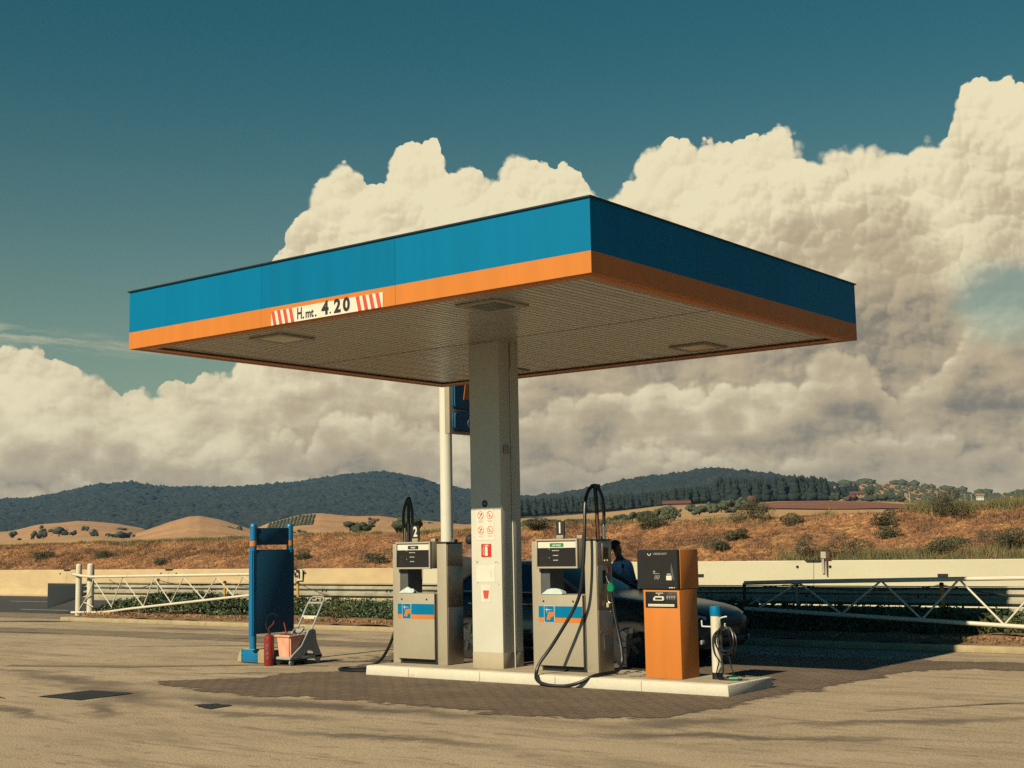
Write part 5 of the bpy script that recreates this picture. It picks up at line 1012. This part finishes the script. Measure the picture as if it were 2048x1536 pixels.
Y = 9.6
MB().tube([(-3.686, Y, .954), (-2.77, Y, .976), (.688, Y, 1.037), (3.65, Y, 1.084)], .033, 'white_dirty', 12).build('top_rail', gr); MB().tube([(-3.704, Y, .54), (.646, Y, .349), (3.65, Y, .222)], .033, 'white_dirty', 12).build('bottom_rail', gr)
MB().tube([(-3.69, Y, .95), (-3.704, Y, .55)], .029, 'rust', 10).build('end_upright', gr)
zz = [(-3.442, .547), (-2.723, .965), (-2.006, .478), (-1.335, .995), (-.721, .419), (-.123, 1.02), (.499, .365), (1.139, 1.039), (1.8, .31), (2.469, 1.059), (3.159, .251)]
for i in range(len(zz)-1): MB().tube([(zz[i][0], Y, zz[i][1]), (zz[i+1][0], Y, zz[i+1][1])], .016, 'white_dirty', 8).build('brace', gr)
MB().tube([(-3.61, Y, .61), (-3.42, Y, .71)], .011, 'white_dirty', 6).build('brace', gr); MB().tube([(-3.47, Y, .67), (-3.34, Y, .58)], .011, 'white_dirty', 6).build('brace', gr)
MB().tube([(3.7, Y, .05), (3.7, Y, 1.35)], .088, 'white_dirty', 20).build('post', gr)
# chain posts and chains behind them
CPN = [(-20.72, 10.9, .97, 'galv', 'thin grey chain post behind the left barrier'), (-18.2, 10.9, .92, 'yellow', 'yellow and black chain post behind the left barrier'), (-15.7, 10.9, .92, 'yellow', 'yellow and black chain post just right of the blue sign'), (-3.40, 10.9, .93, 'pump_grey', 'pale chain post in the canopy shadow behind the right barrier'), (-.88, 10.9, .93, 'yellow', 'leaning yellow chain post at the edge of the canopy shadow')]
for i, (x, y, h, m, lb) in enumerate(CPN):
    t = thing('chain_post', (x, y, .1), lb, 'post', 'chain posts in the verge'); b = MB(); b.tube([(x+(.03 if i > 1 else 0), y, .1), (x, y, h-.06)], .030, m, 10); b.build('post', t); MB().lathe([(.036, 0), (.036, .05), (.01, .06)], (x, y, h-.06), 'chain', 10).build('cap', t)
def chain(a, c, sag, lb):
    b = MB(); n = int((Vector(c)-Vector(a)).length/.09)
    P = [Vector(a).lerp(Vector(c), i/n)-Vector((0, 0, sag*4*(i/n)*(1-i/n))) for i in range(n+1)]
    for i in range(n):
        d = (P[i+1]-P[i]); o = Vector((0, .007, 0)) if i % 2 else Vector((0, 0, .007)); b.tube([P[i]+o, P[i+1]+o], .005, 'chain', 4, False); b.tube([P[i]-o, P[i+1]-o], .005, 'chain', 4, False)
    b.build('chain', label=lb, cat='chain', group='chains between the verge posts')
chain((-22.6, 10.8, .95), (-20.72, 10.9, .93), .22, 'rusty chain from the round gate posts to the grey chain post'); chain((-20.72, 10.9, .93), (-18.2, 10.9, .88), .10, 'rusty chain between the grey post and the yellow post left of the sign')
chain((-18.2, 10.9, .88), (-15.7, 10.9, .88), .12, 'rusty chain running behind the blue sign'); chain((-15.7, 10.9, .88), (-11.0, 10.9, .88), .42, 'sagging rusty chain between the yellow post and the diesel pump'); chain((-8.4, 10.9, .90), (-3.4, 10.9, .89), .12, 'chain across the pale barrier right of the payment machine')
chain((-3.4, 10.9, .89), (-.88, 10.9, .89), .10, 'chain in front of the pale barrier behind the right gate'); chain((-.88, 10.9, .89), (2.6, 10.9, .80), .16, 'chain crossing the sunlit guardrail at the right edge')

# ------------------------------------------------------------------ guardrail
grd = thing('guardrail', (-12, 11.55, 0), 'galvanised steel guardrail with double beams running along the verge', 'guardrail')
def beam(b, x0, x1, y, zc, h, m='galv'):
    k = h/.31; pr = [(-.155, 0), (-.145, .012), (-.10, .075), (-.055, .08), (-.02, .01), (.02, .01), (.055, .08), (.10, .075), (.145, .012), (.155, 0)]
    o = [(y-d, zc+z*k) for z, d in pr]; i = [(p[0]+.006, p[1]) for p in reversed(o)]; b.prism(o+i, x0, x1, m, 'x')
b = MB(); x = -24.6
while x < 28: beam(b, x, min(x+4.0, 28), 11.50+(.004 if int((x+24.6)/4) % 2 else 0), .675, .30); x += 4.0
up = b.build('upper_beam', grd)
b = MB(); b.box(-24.4, 28, 11.52, 11.56, .375, .50, 'galv', .004); b.box(-22, 28, 11.56, 11.60, .05, .36, 'galv', .004); b.build('lower_rail', grd)
b = MB(); b.box(-24.5, 28, 11.40, 11.60, .833, .845, 'galv'); b.build('top_cap', grd)
x = -22.0; k = 0
while x < 28:
    b = MB(); b.box(x-.04, x+.04, 11.58, 11.68, 0, .80, 'galv'); b.box(x-.10, x+.10, 11.515, 11.58, .55, .78, 'galv'); b.box(x+.041, x+.26, 11.47, 11.50, .33, .52, 'dark_trim'); b.build('post', grd); x += 2.25
rng = np.random.default_rng(8); b = MB()
for i in range(26):
    x = -23.5+i*2.0; b.lathe([(.018, 0), (.014, .014)], (x, 11.475, .675), 'black', 8, 'y'); b.lathe([(.018, 0), (.014, .014)], (x+.12, 11.475, .675), 'black', 8, 'y')
b.build('bolt_row', grd)
# flared end
n = 10; V = []; 
for i in range(n):
    t = i/(n-1); x = -24.5-1.35*t; y = 11.45-.05*t-.25*t*t; hh = .15+.19*t
    for z in np.linspace(-1, 1, 7): V.append((x, y-.05*abs(cos(z*pi*1.5))*(1-t), .66-.17*t+z*hh))
V = np.array(V); V2 = V+np.array([0, .012, 0]); F_ = grid_faces(n, 7); mesh_np('flared_end', np.concatenate([V, V2]), np.concatenate([F_, F_[:, ::-1]+len(V)]), 'dark_trim', parent=grd, smooth=True)

# ------------------------------------------------------------------ concrete barriers
def nj(name, x0, x1, h, y, m, label, cuts, lean=0.):
    t = thing(name, ((x0+x1)/2, y, 0), label, 'barrier', 'concrete road barriers'); xs = [x0]+sorted(c for c in cuts if x0 < c < x1)+[x1]
    for i in range(len(xs)-1):
        a, c = xs[i]+.006, xs[i+1]-.006; b = MB(); bm = bmesh.new()
        pr = [(y-.30, 0), (y-.30, .07), (y-.17, .30), (y-.085, h-.02), (y-.07, h), (y+.07, h), (y+.085, h-.02), (y+.17, .30), (y+.30, .07), (y+.30, 0)]
        b.prism(pr, a, c, m, 'x'); sg = b.build('segment', t)
        nb = MB()
        for e, s in ((a, 1), (c, -1)):
            if (i == 0 and s == 1) or (i == len(xs)-2 and s == -1): continue
            nb.prism([(e-.24*(s < 0), h+.006), (e+.24*(s > 0), h+.006), (e+.17*(s > 0), h-.055), (e-.17*(s < 0), h-.055)], y-.092, y+.092, 'hole'); nb.lathe([(.035, 0), (.035, .02)], (e+s*.42, y-.115, h-.15), 'hole', 12, 'y')
        if nb.v: nb.build('lifting_notch', sg)
    return t
B1 = nj('road_barrier', -130, -19.95, 1.0, 20, 'barrier_tan', 'weathered tan concrete road barrier on the left, running to behind the diesel pump', [-119+6.3*i for i in range(13)]+[-38.0, -31.9, -25.4])
B2 = nj('road_barrier', -19.94, 40, 1.13, 20, 'barrier_cream', 'taller cream painted concrete road barrier on the right', [-13.5, -7.36, -1.1, 5.2, 11.5, 18])
b = MB()
for x, z in ((-10.5, .77), (-4.2, .77), (2.0, .77), (-17, .77)): b.box(x-.12, x+.12, 19.865, 19.90, z-.04, z+.04, 'hole')
b.build('drain_slot', B2)
rp = thing('reflector_post', (-7.05, 19.8, .8), 'small grey and red delineator fixed on top of the pale barrier at its notch', 'delineator'); b = MB(); b.box(-7.12, -7.06, 19.84, 19.86, .82, 1.20, 'galv'); b.box(-7.01, -6.98, 19.84, 19.86, .75, 1.20, 'rust'); b.build('bracket', rp); b = MB(); b.box(-7.13, -7.00, 19.82, 19.838, 1.18, 1.34, 'galv'); b.box(-6.995, -6.90, 19.82, 19.838, 1.18, 1.32, 'rust'); b.build('reflector', rp)
bl = thing('wall_box', (-25.2, 19.8, .8), 'small white plate with dark fittings on the tan barrier right of the blue sign', 'fitting'); b = MB(); b.box(-25.26, -25.02, 19.80, 19.83, .62, .99, 'barrier_cream'); b.build('plate', bl); b = MB(); b.box(-25.50, -25.40, 19.78, 19.82, .86, .93, 'hole'); b.box(-25.28, -25.14, 19.77, 19.80, .88, .97, 'hole'); b.box(-25.17, -25.12, 19.77, 19.80, .70, .90, 'hole'); b.box(-25.34, -25.22, 19.77, 19.80, .72, .79, 'hole'); b.build('clamp', bl)

# ------------------------------------------------------------------ hedge in the verge
rng = np.random.default_rng(31)
hg = thing('hedge', (-10, 10.4, .1), 'low dark green leafy hedge filling the verge in front of the guardrail', 'hedge')
def hedge_samp(n):
    x = rng.uniform(-22.3, 9.5, n); u = rng.uniform(0, 1, n); top = .40+.16*(vnoise(x*1.1, x*0, 5)-.4)+.10*(vnoise(x*4.5, x*0, 6)-.5); top *= np.clip((x+22.6)/1.6, .25, 1)
    front = 9.86+.20*vnoise(x*2.3, x*0+3, 8); th = rng.uniform(0, 1, n); s = rng.uniform(.55, 1.0, n)**.4
    a = th*pi*.5; yc = 10.7; dy = (yc-front); y = yc-dy*np.sin(a)**.7*s-(rng.uniform(size=n) < .15)*rng.uniform(-.9, 0, n); z = .12+(top+.10*(rng.uniform(size=n)**3))*np.cos(a)**.6*s
    lump = vnoise(x*3.5, z*5, 9); y -= .10*(lump-.5); return np.stack([x, y, np.maximum(z, .13)], 1)
V, F_ = leaves(62000, hedge_samp, .085, rng, .42, .3); mesh_np('foliage', V, F_, 'hedge', parent=hg)
b = MB(); 
for i in range(90):
    x = rng.uniform(-22, 9); y = rng.uniform(9.6, 10.6); b.tube([(x, y, .12), (x+rng.normal(0, .1), y-.05, .3), (x+rng.normal(0, .2), y-.08, .48)], [.012, .005], 'stem', 5)
b.build('stem', hg, kind='stuff')
V, F_ = leaves(2600, lambda n: np.stack([rng.uniform(-22, 9, n), rng.uniform(9.22, 9.6, n), np.full(n, .17)+rng.uniform(-.02, .03, n)], 1), .06, rng, .5); mesh_np('leaf_litter', V, F_, 'dry_grass', kind='stuff', label='dry fallen leaves along the inside of the kerb', cat='leaves')

# ------------------------------------------------------------------ car parked behind the island
def loft(b, st, m, closed=False):
    """st: list of sections, each the same number of 3-D points; faces between neighbours"""
    n = len(st[0]); vs = [p for s in st for p in s]; fs = []
    for i in range(len(st)-1):
        for k in range(n-1): fs.append((i*n+k, i*n+k+1, (i+1)*n+k+1, (i+1)*n+k))
    fs.append(tuple(range(n))); fs.append(tuple((len(st)-1)*n+k for k in range(n-1, -1, -1)))
    bm = bmesh.new(); bv = [bm.verts.new(p) for p in vs]
    for f in fs: bm.faces.new([bv[i] for i in f])
    bmesh.ops.recalc_face_normals(bm, faces=bm.faces); b.bm(bm, m, True); return b
YC = 5.955
car = thing('parked_car', (-4.35, YC, 0), 'dark blue saloon car parked in the shade behind the pumps, far door open', 'car')
ST = [  # x, half width, top z, bottom z
 (-1.97, .46, .56, .33), (-1.99, .56, .62, .26), (-2.06, .66, .68, .22), (-2.20, .745, .74, .20), (-2.42, .81, .79, .18), (-2.75, .85, .84, .18), (-3.2, .868, .895, .18), (-3.6, .875, .935, .17), (-3.9, .877, .965, .17), (-4.4, .88, .975, .17), (-5.2, .88, .985, .17), (-5.9, .875, .99, .18), (-6.25, .862, .985, .20), (-6.5, .83, .965, .23), (-6.66, .76, .93, .27), (-6.74, .62, .80, .34)]
def sec(x, hw, zt, zb):
    h = zt-zb; P = [(.0, zb), (.80, zb+.0), (.93, zb+.05), (.975, zb+.14*h/.8), (1.0, zb+.40*h), (.995, zb+.60*h), (.965, zb+.80*h), (.93, zb+.90*h), (.86, zt-.012), (.70, zt+.006), (.40, zt+.022), (0, zt+.028)]
    R = [(x, YC-hw*a, z) for a, z in P]; L = [(x, YC+hw*a, z) for a, z in reversed(P[1:-1])]; return R+L+[R[0]]
def sec_closed(*a): return sec(*a)
b = MB(); n0 = len(sec(*ST[0]))
vs = [p for s in ST for p in sec(*s)[:-1]]; n = n0-1; fs = []
for i in range(len(ST)-1):
    for k in range(n): fs.append((i*n+k, i*n+(k+1) % n, (i+1)*n+(k+1) % n, (i+1)*n+k))
fs += [tuple(range(n)), tuple((len(ST)-1)*n+k for k in range(n-1, -1, -1))]
bm = bmesh.new(); bv = [bm.verts.new(p) for p in vs]
for f in fs: bm.faces.new([bv[i] for i in f])
bmesh.ops.recalc_face_normals(bm, faces=bm.faces); b.bm(bm, 'car_paint', True); body = b.build('body', car, autosmooth=50)
# glasshouse
G = [(-3.88, .80, .966, .79, .970), (-4.05, .81, .972, .74, 1.07), (-4.35, .82, .978, .67, 1.235), (-4.62, .825, .98, .625, 1.35), (-4.85, .825, .985, .61, 1.385), (-5.3, .825, .99, .605, 1.395), (-5.65, .82, .99, .61, 1.365), (-5.95, .81, .99, .66, 1.22), (-6.28, .78, .985, .76, .99)]
b = MB(); vs = []; 
for x, yb, zb, yt, zt in G: vs += [(x, YC-yb, zb-.05), (x, YC-yt-.01, zt-.02), (x, YC-yt*.9, zt), (x, YC, zt+.02), (x, YC+yt*.9, zt), (x, YC+yt+.01, zt-.02), (x, YC+yb, zb-.05)]
fs = [(i*7+k, i*7+(k+1) % 7, (i+1)*7+(k+1) % 7, (i+1)*7+k) for i in range(len(G)-1) for k in range(7)]+[tuple(range(7)), tuple((len(G)-1)*7+k for k in range(6, -1, -1))]
bm = bmesh.new(); bv = [bm.verts.new(p) for p in vs]
for f in fs: bm.faces.new([bv[i] for i in f])
bmesh.ops.recalc_face_normals(bm, faces=bm.faces); b.bm(bm, 'car_glass', True); b.build('windows', car, autosmooth=25)
b = MB(); vs = []; G2 = [g for g in G if -5.7 < g[0] < -4.5]; G2 = [(-4.56, 0, 0, .635, 1.335)]+G2+[(-5.72, 0, 0, .62, 1.335)]
for x, _, _, yt, zt in G2: vs += [(x, YC-yt-.015, zt-.022), (x, YC-yt*.92, zt+.008), (x, YC, zt+.03), (x, YC+yt*.92, zt+.008), (x, YC+yt+.015, zt-.022)]
fs = [(i*5+k, i*5+k+1, (i+1)*5+k+1, (i+1)*5+k) for i in range(len(G2)-1) for k in range(4)]; b.add(vs, fs, 'car_paint', True); rf = b.build('roof', car)
for s in (-1, 1):
    b = MB(); b.tube([(-3.86, YC+s*.80, .965), (-4.05, YC+s*.755, 1.075), (-4.35, YC+s*.688, 1.24), (-4.62, YC+s*.64, 1.345), (-4.85, YC+s*.625, 1.375), (-5.3, YC+s*.62, 1.385), (-5.65, YC+s*.63, 1.35), (-5.95, YC+s*.68, 1.21), (-6.28, YC+s*.78, .985)], .021, 'car_silver', 8); b.build('roof_rail', car)
    MB().tube([(-5.02, YC+s*.835, .97), (-5.06, YC+s*.63, 1.375)], .025, 'black', 8).build('door_pillar', car)
    MB().tube([(-3.86, YC+s*.845, .962), (-6.2, YC+s*.845, .988)], .009, 'chrome', 6).build('belt_trim', car)
    MB().prism([(YC+s*.86, .955), (YC+s*1.02, .985), (YC+s*1.04, 1.06), (YC+s*.99, 1.10), (YC+s*.89, 1.08)], -4.12, -4.02, 'black', 'x', bev=.015).build('door_mirror', car)
    for x in (-4.62, -5.62): b = MB(); yy = YC+s*.885; b.tube([(x, yy, .80), (x-.03, yy+s*.03, .805), (x-.15, yy+s*.03, .812), (x-.18, yy, .812)], .014, 'chrome', 8, spline=3); b.build('door_handle', car)
    b = MB(); yy = YC+s*.878
    for x in (-3.98, -5.05, -5.98): b.box(x-.003, x+.003, yy-.006, yy+.006, .24, .95, 'black')
    b.build('door_seam', car); MB().box(-5.45, -3.4, yy-.012, yy+.012, .40, .425, 'black', .004).build('side_strip', car)
    MB().box(-5.40, -3.42, YC+s*.83-.03, YC+s*.83+.03, .165, .21, 'black', .008).build('sill', car)
for x in (-3.0, -5.82):
    for s in (-1, 1):
        yo = YC+s*.875
        b = MB(); pr = [(.365, -.01), (.385, .006), (.365, .012)] if s > 0 else [(.365, .01), (.385, -.006), (.365, -.012)]
        ar = MB(); ar.lathe([(.375, -.16*s), (.375, .004*s)], (x, yo, .335), 'black', 32, 'y'); wa = ar.build('wheel_arch', car)
        w = thing('wheel', (x, yo, .315), None, None); w.parent = car; w.location = (x+4.35, yo-YC, .315)
        b = MB(); b.lathe([(.205, -.10), (.30, -.10), (.315, -.07), (.315, .07), (.30, .10), (.205, .10)], (x, yo-s*.075, .317), 'tyre', 36, 'y', False)
        ty = b.build('tyre', w)
        b = MB(); yr = yo-s*.075+s*.085; b.lathe([(.215, 0), (.205, .02*s), (.19, .0), (.19, -.04*s)], (x, yr, .317), 'alloy', 36, 'y', False); b.lathe([(.19, 0), (.19, -.01*s)], (x, yr-s*.05, .317), 'black', 30, 'y')
        for k in range(6):
            a = 2*pi*k/6+.3; c, sn = cos(a), sin(a); q = [(.04, -.035), (.195, -.028), (.195, .028), (.04, .035)]
            b.prism([(x+u*c-v*sn, .317+u*sn+v*c) for u, v in q], yr-.012, yr+.006, 'alloy')
        b.lathe([(.055, 0), (.05, .012*s)], (x, yr+.004*s, .317), 'alloy', 18, 'y'); b.build('rim', w)
for s in (-1, 1):
    b = MB(); xs = [(-2.02, .56), (-2.10, .66), (-2.22, .74), (-2.42, .80), (-2.52, .82)]
    lo = [(x+.012, YC+s*(w+.010), .54+.035*i) for i, (x, w) in enumerate(xs)]; hi = [(x+.002, YC+s*(w-.03), min(.655+.028*i, .755)) for i, (x, w) in enumerate(xs)]
    v = lo+hi; n = len(xs); b.add(v, [(i, i+1, n+i+1, n+i) for i in range(n-1)], 'lamp_clear', True); hl = b.build('headlight', car)
    MB().lathe([(.055, 0), (.05, .02), (.02, .03)], (-2.13, YC+s*.62, .625), 'chrome', 18, 'x').build('reflector', hl)
    MB().box(-2.06, -2.02, YC+s*.60-.06, YC+s*.60+.06, .30, .36, 'lamp_clear', .012).build('fog_lamp', car)
    MB().box(-6.745, -6.69, YC+s*.62-.12, YC+s*.62+.12, .70, .84, 'red', .015).build('tail_light', car)
b = MB(); b.box(-1.985, -1.955, YC-.32, YC+.32, .50, .60, 'black', .01)
for k in range(4): b.box(-1.96, -1.948, YC-.31, YC+.31, .512+.022*k, .520+.022*k, 'black')
b.build('grille', car); MB().box(-1.975, -1.945, YC-.40, YC+.40, .28, .37, 'black', .01).build('lower_intake', car); MB().box(-1.962, -1.950, YC-.24, YC+.24, .39, .48, 'pump_inner', .003).build('number_plate', car)
# far front door, swung open
H = Vector((-3.93, YC+.87, 0)); ang = radians(62); d = Vector((-cos(ang), sin(ang), 0)); nrm = Vector((sin(ang), cos(ang), 0))
def DP(s, z, o=0.): q = H+d*s+nrm*o; return (q.x, q.y, z)
out = [(0.0, .25), (.0, .96), (1.05, .97), (1.10, .70), (1.02, .27)]; b = MB(); v = [DP(s, z, -.03) for s, z in out]+[DP(s, z, .03) for s, z in out]; n = 5
bm = bmesh.new(); bv = [bm.verts.new(p) for p in v]
for f in [tuple(range(n)), tuple(range(2*n-1, n-1, -1))]+[(i, i+n, (i+1) % n+n, (i+1) % n) for i in range(n)]: bm.faces.new([bv[i] for i in f])
bmesh.ops.recalc_face_normals(bm, faces=bm.faces); bmesh.ops.bevel(bm, geom=list(bm.edges), offset=.012, segments=2, affect='EDGES'); b.bm(bm, 'car_paint', True); dr = b.build('open_door', car)
MB().tube([DP(.02, .96), DP(.30, 1.16), DP(.62, 1.34), (DP(.95, 1.35)), DP(1.04, .97)], .028, 'black', 8).build('window_frame', dr)
b = MB(); g = [DP(.05, .97), DP(.31, 1.15), DP(.62, 1.32), DP(.93, 1.33), DP(1.01, .97)]; b.add(g+[tuple(Vector(q)+nrm*.006) for q in g], [(0, 1, 2, 3, 4), (9, 8, 7, 6, 5)], 'car_glass'); b.build('door_glass', dr)

# ------------------------------------------------------------------ people on the far side of the car
def skin_mesh(name, P, R, E, m, parent, sub=2):
    me = bpy.data.meshes.new(name); off = parent.location; me.from_pydata([tuple(Vector(p)-off) for p in P], E, []); me.update()
    o = bpy.data.objects.new(name, me); COL.objects.link(o); bpy.context.view_layer.objects.active = o
    sk = o.modifiers.new('skin', 'SKIN'); ly = me.skin_vertices[0]
    for i, r in enumerate(R): ly.data[i].radius = (r, r) if not isinstance(r, tuple) else r
    ly.data[0].use_root = True; sk.use_smooth_shade = True
    sb = o.modifiers.new('sub', 'SUBSURF'); sb.levels = sub; sb.render_levels = sub
    dg = bpy.context.evaluated_depsgraph_get(); dg.update(); nm = bpy.data.meshes.new_from_object(o.evaluated_get(dg)); o.modifiers.clear(); o.data = nm; bpy.data.meshes.remove(me)
    nm.materials.clear(); nm.materials.append(MATS[m]); nm.polygons.foreach_set('use_smooth', np.ones(len(nm.polygons), dtype=bool)); nm.name = name
    o.parent = parent; return o
def person(base, face, lean, label, top_m, leg_m, hgt=1.70, skinm='skin', arm_fwd=.25, headtilt=.0):
    """base: point between the feet; face: azimuth angle of the facing direction; lean: forward offset of the shoulders in m"""
    t = thing('person', base, label, 'person'); B = Vector(base); f = Vector((cos(face), sin(face), 0)); s = Vector((-sin(face), cos(face), 0)); k = hgt/1.75
    def Q(a, b_, z): return tuple(B+(f*a+s*b_)*k+Vector((0, 0, z*k)))
    L = lean; P = []; R = []; E = []
    def V(p, r, pr=None):
        P.append(p); R.append(r*k if not isinstance(r, tuple) else (r[0]*k, r[1]*k)); i = len(P)-1
        if pr is not None: E.append((pr, i))
        return i
    pel = V(Q(0, 0, .95), .125); wa = V(Q(L*.35, 0, 1.10), .13, pel); ch = V(Q(L*.75, 0, 1.27), .165, wa); nk0 = V(Q(L, 0, 1.43), .095, ch); nk = V(Q(L*1.12+.01, 0, 1.52), .052, nk0)
    hx = L*1.2+.03+headtilt; h1 = V(Q(hx, 0, 1.60), .075, nk); h2 = V(Q(hx-.005, 0, 1.68), .088, h1); V(Q(hx-.01, 0, 1.745), .05, h2); V(Q(hx+.095, 0, 1.615), .018, h1)
    arms = []
    for sg in (-1, 1):
        sh = V(Q(L*.95, .19*sg, 1.41), .058, nk0); el_ = V(Q(L*.9+arm_fwd*.3, .25*sg, 1.14), .042, sh); wr = V(Q(L*.9+arm_fwd*1.1, .21*sg, .98), .028, el_); pa = V(Q(L*.9+arm_fwd*1.1+.05, .205*sg, .945), .026, wr); arms.append((sh, el_, wr))
        for q, (dx, dy, dz, l) in enumerate([(.055, -.028, -.03, 1.), (.06, -.010, -.035, 1.), (.058, .010, -.035, 1.), (.048, .027, -.03, 1.)]):
            a = V(tuple(Vector(P[pa])+(f*.022+s*dy*.9+Vector((0, 0, -.012)))*k), .010, pa); V(tuple(Vector(P[pa])+(f*dx+s*dy+Vector((0, 0, dz)))*k), .0085, a)
        V(tuple(Vector(P[pa])+(f*.015-s*sg*.040+Vector((0, 0, -.015)))*k), .010, wr)
    for sg in (-1, 1):
        hp = V(Q(0, .095*sg, .90), .095, pel); kn = V(Q(.03, .105*sg, .50), .062, hp); an = V(Q(-.02, .11*sg, .09), .042, kn); hl = V(Q(.01, .11*sg, .045), .040, an); V(Q(.15, .115*sg, .035), .030, hl)
    skin_mesh('body', P, R, E, skinm, t)
    # shirt and trousers follow the same bones, slightly larger
    ids = [pel, wa, ch, nk0]; PP = [P[i] for i in ids]; RR = [r*1.22 for r in (R[pel], R[wa], R[ch], R[nk0])]; EE = [(0, 1), (1, 2), (2, 3)]
    for sh, el_, wr in arms:
        i = len(PP); PP += [P[sh], tuple(Vector(P[sh]).lerp(Vector(P[el_]), .9))]; RR += [R[sh]*1.4, R[el_]*1.5]; EE += [(3, i), (i, i+1)]
    skin_mesh('shirt', PP, RR, EE, top_m, t)
    PP = [Q(0, 0, .99), Q(0, 0, .93)]; RR = [.128*k, .135*k]; EE = [(0, 1)]
    for sg in (-1, 1): i = len(PP); PP += [Q(0, .095*sg, .88), Q(.03, .105*sg, .50), Q(-.02, .11*sg, .12)]; RR += [.108*k, .078*k, .062*k]; EE += [(1, i), (i, i+1), (i+1, i+2)]
    skin_mesh('trousers', PP, RR, EE, leg_m, t)
    hc = Vector(P[h2]); b = MB(); v, fc = ico(3); vv = []
    for q in v:
        q = Vector(q); r = .098*k*(1+.03*sin(q.x*9)*cos(q.y*8)); w = q.copy(); pt = hc+(f*w.x*1.02+s*w.y*.86)*r-f*.012*k+Vector((0, 0, w.z*r*.98+.012*k)); vv.append(pt)
    keep = [tuple(fi) for fi in fc if sum(v[j][2] for j in fi)/3 > (.30 if sum(v[j][0] for j in fi)/3 > .35 else -.72)]
    b.add([tuple(p) for p in vv], keep, 'hair', True); b.build('hair', t)
    for sg in (-1, 1): MB().lathe([(.010*k, 0), (.018*k, .004), (.010*k, .010)], tuple(Vector(P[h1])+s*sg*.078*k+Vector((0, 0, .02))-Vector((0, .005, 0))), 'skin', 10, 'y').build('ear', t)
    return t
person((-4.47, 7.42, 0), radians(12), -.20, 'person in a pale blue shirt standing by the open far door of the car', 'shirt', 'trousers', 1.66, headtilt=-.045, arm_fwd=.3)
person((-7.62, 7.30, 0), radians(115), .02, 'person in dark clothes standing beyond the car, half hidden behind the diesel pump', 'dark_coat', 'trousers', 1.80)

# ------------------------------------------------------------------ the air
hz = bpy.data.materials.new('haze'); hz.use_nodes = True; t = hz.node_tree; t.nodes.clear(); o = t.nodes.new('ShaderNodeOutputMaterial'); v = t.nodes.new('ShaderNodeVolumePrincipled')
v.inputs['Color'].default_value = (.22, .48, .85, 1); v.inputs['Density'].default_value = .00010; v.inputs['Anisotropy'].default_value = .2; t.links.new(v.outputs[0], o.inputs['Volume']); MATS['haze'] = hz
MB().box(-2700, 2300, -300, 2900, -2, 160, 'haze').build('haze', kind='stuff', label='thin blue air between the forecourt and the far hills', cat='haze')
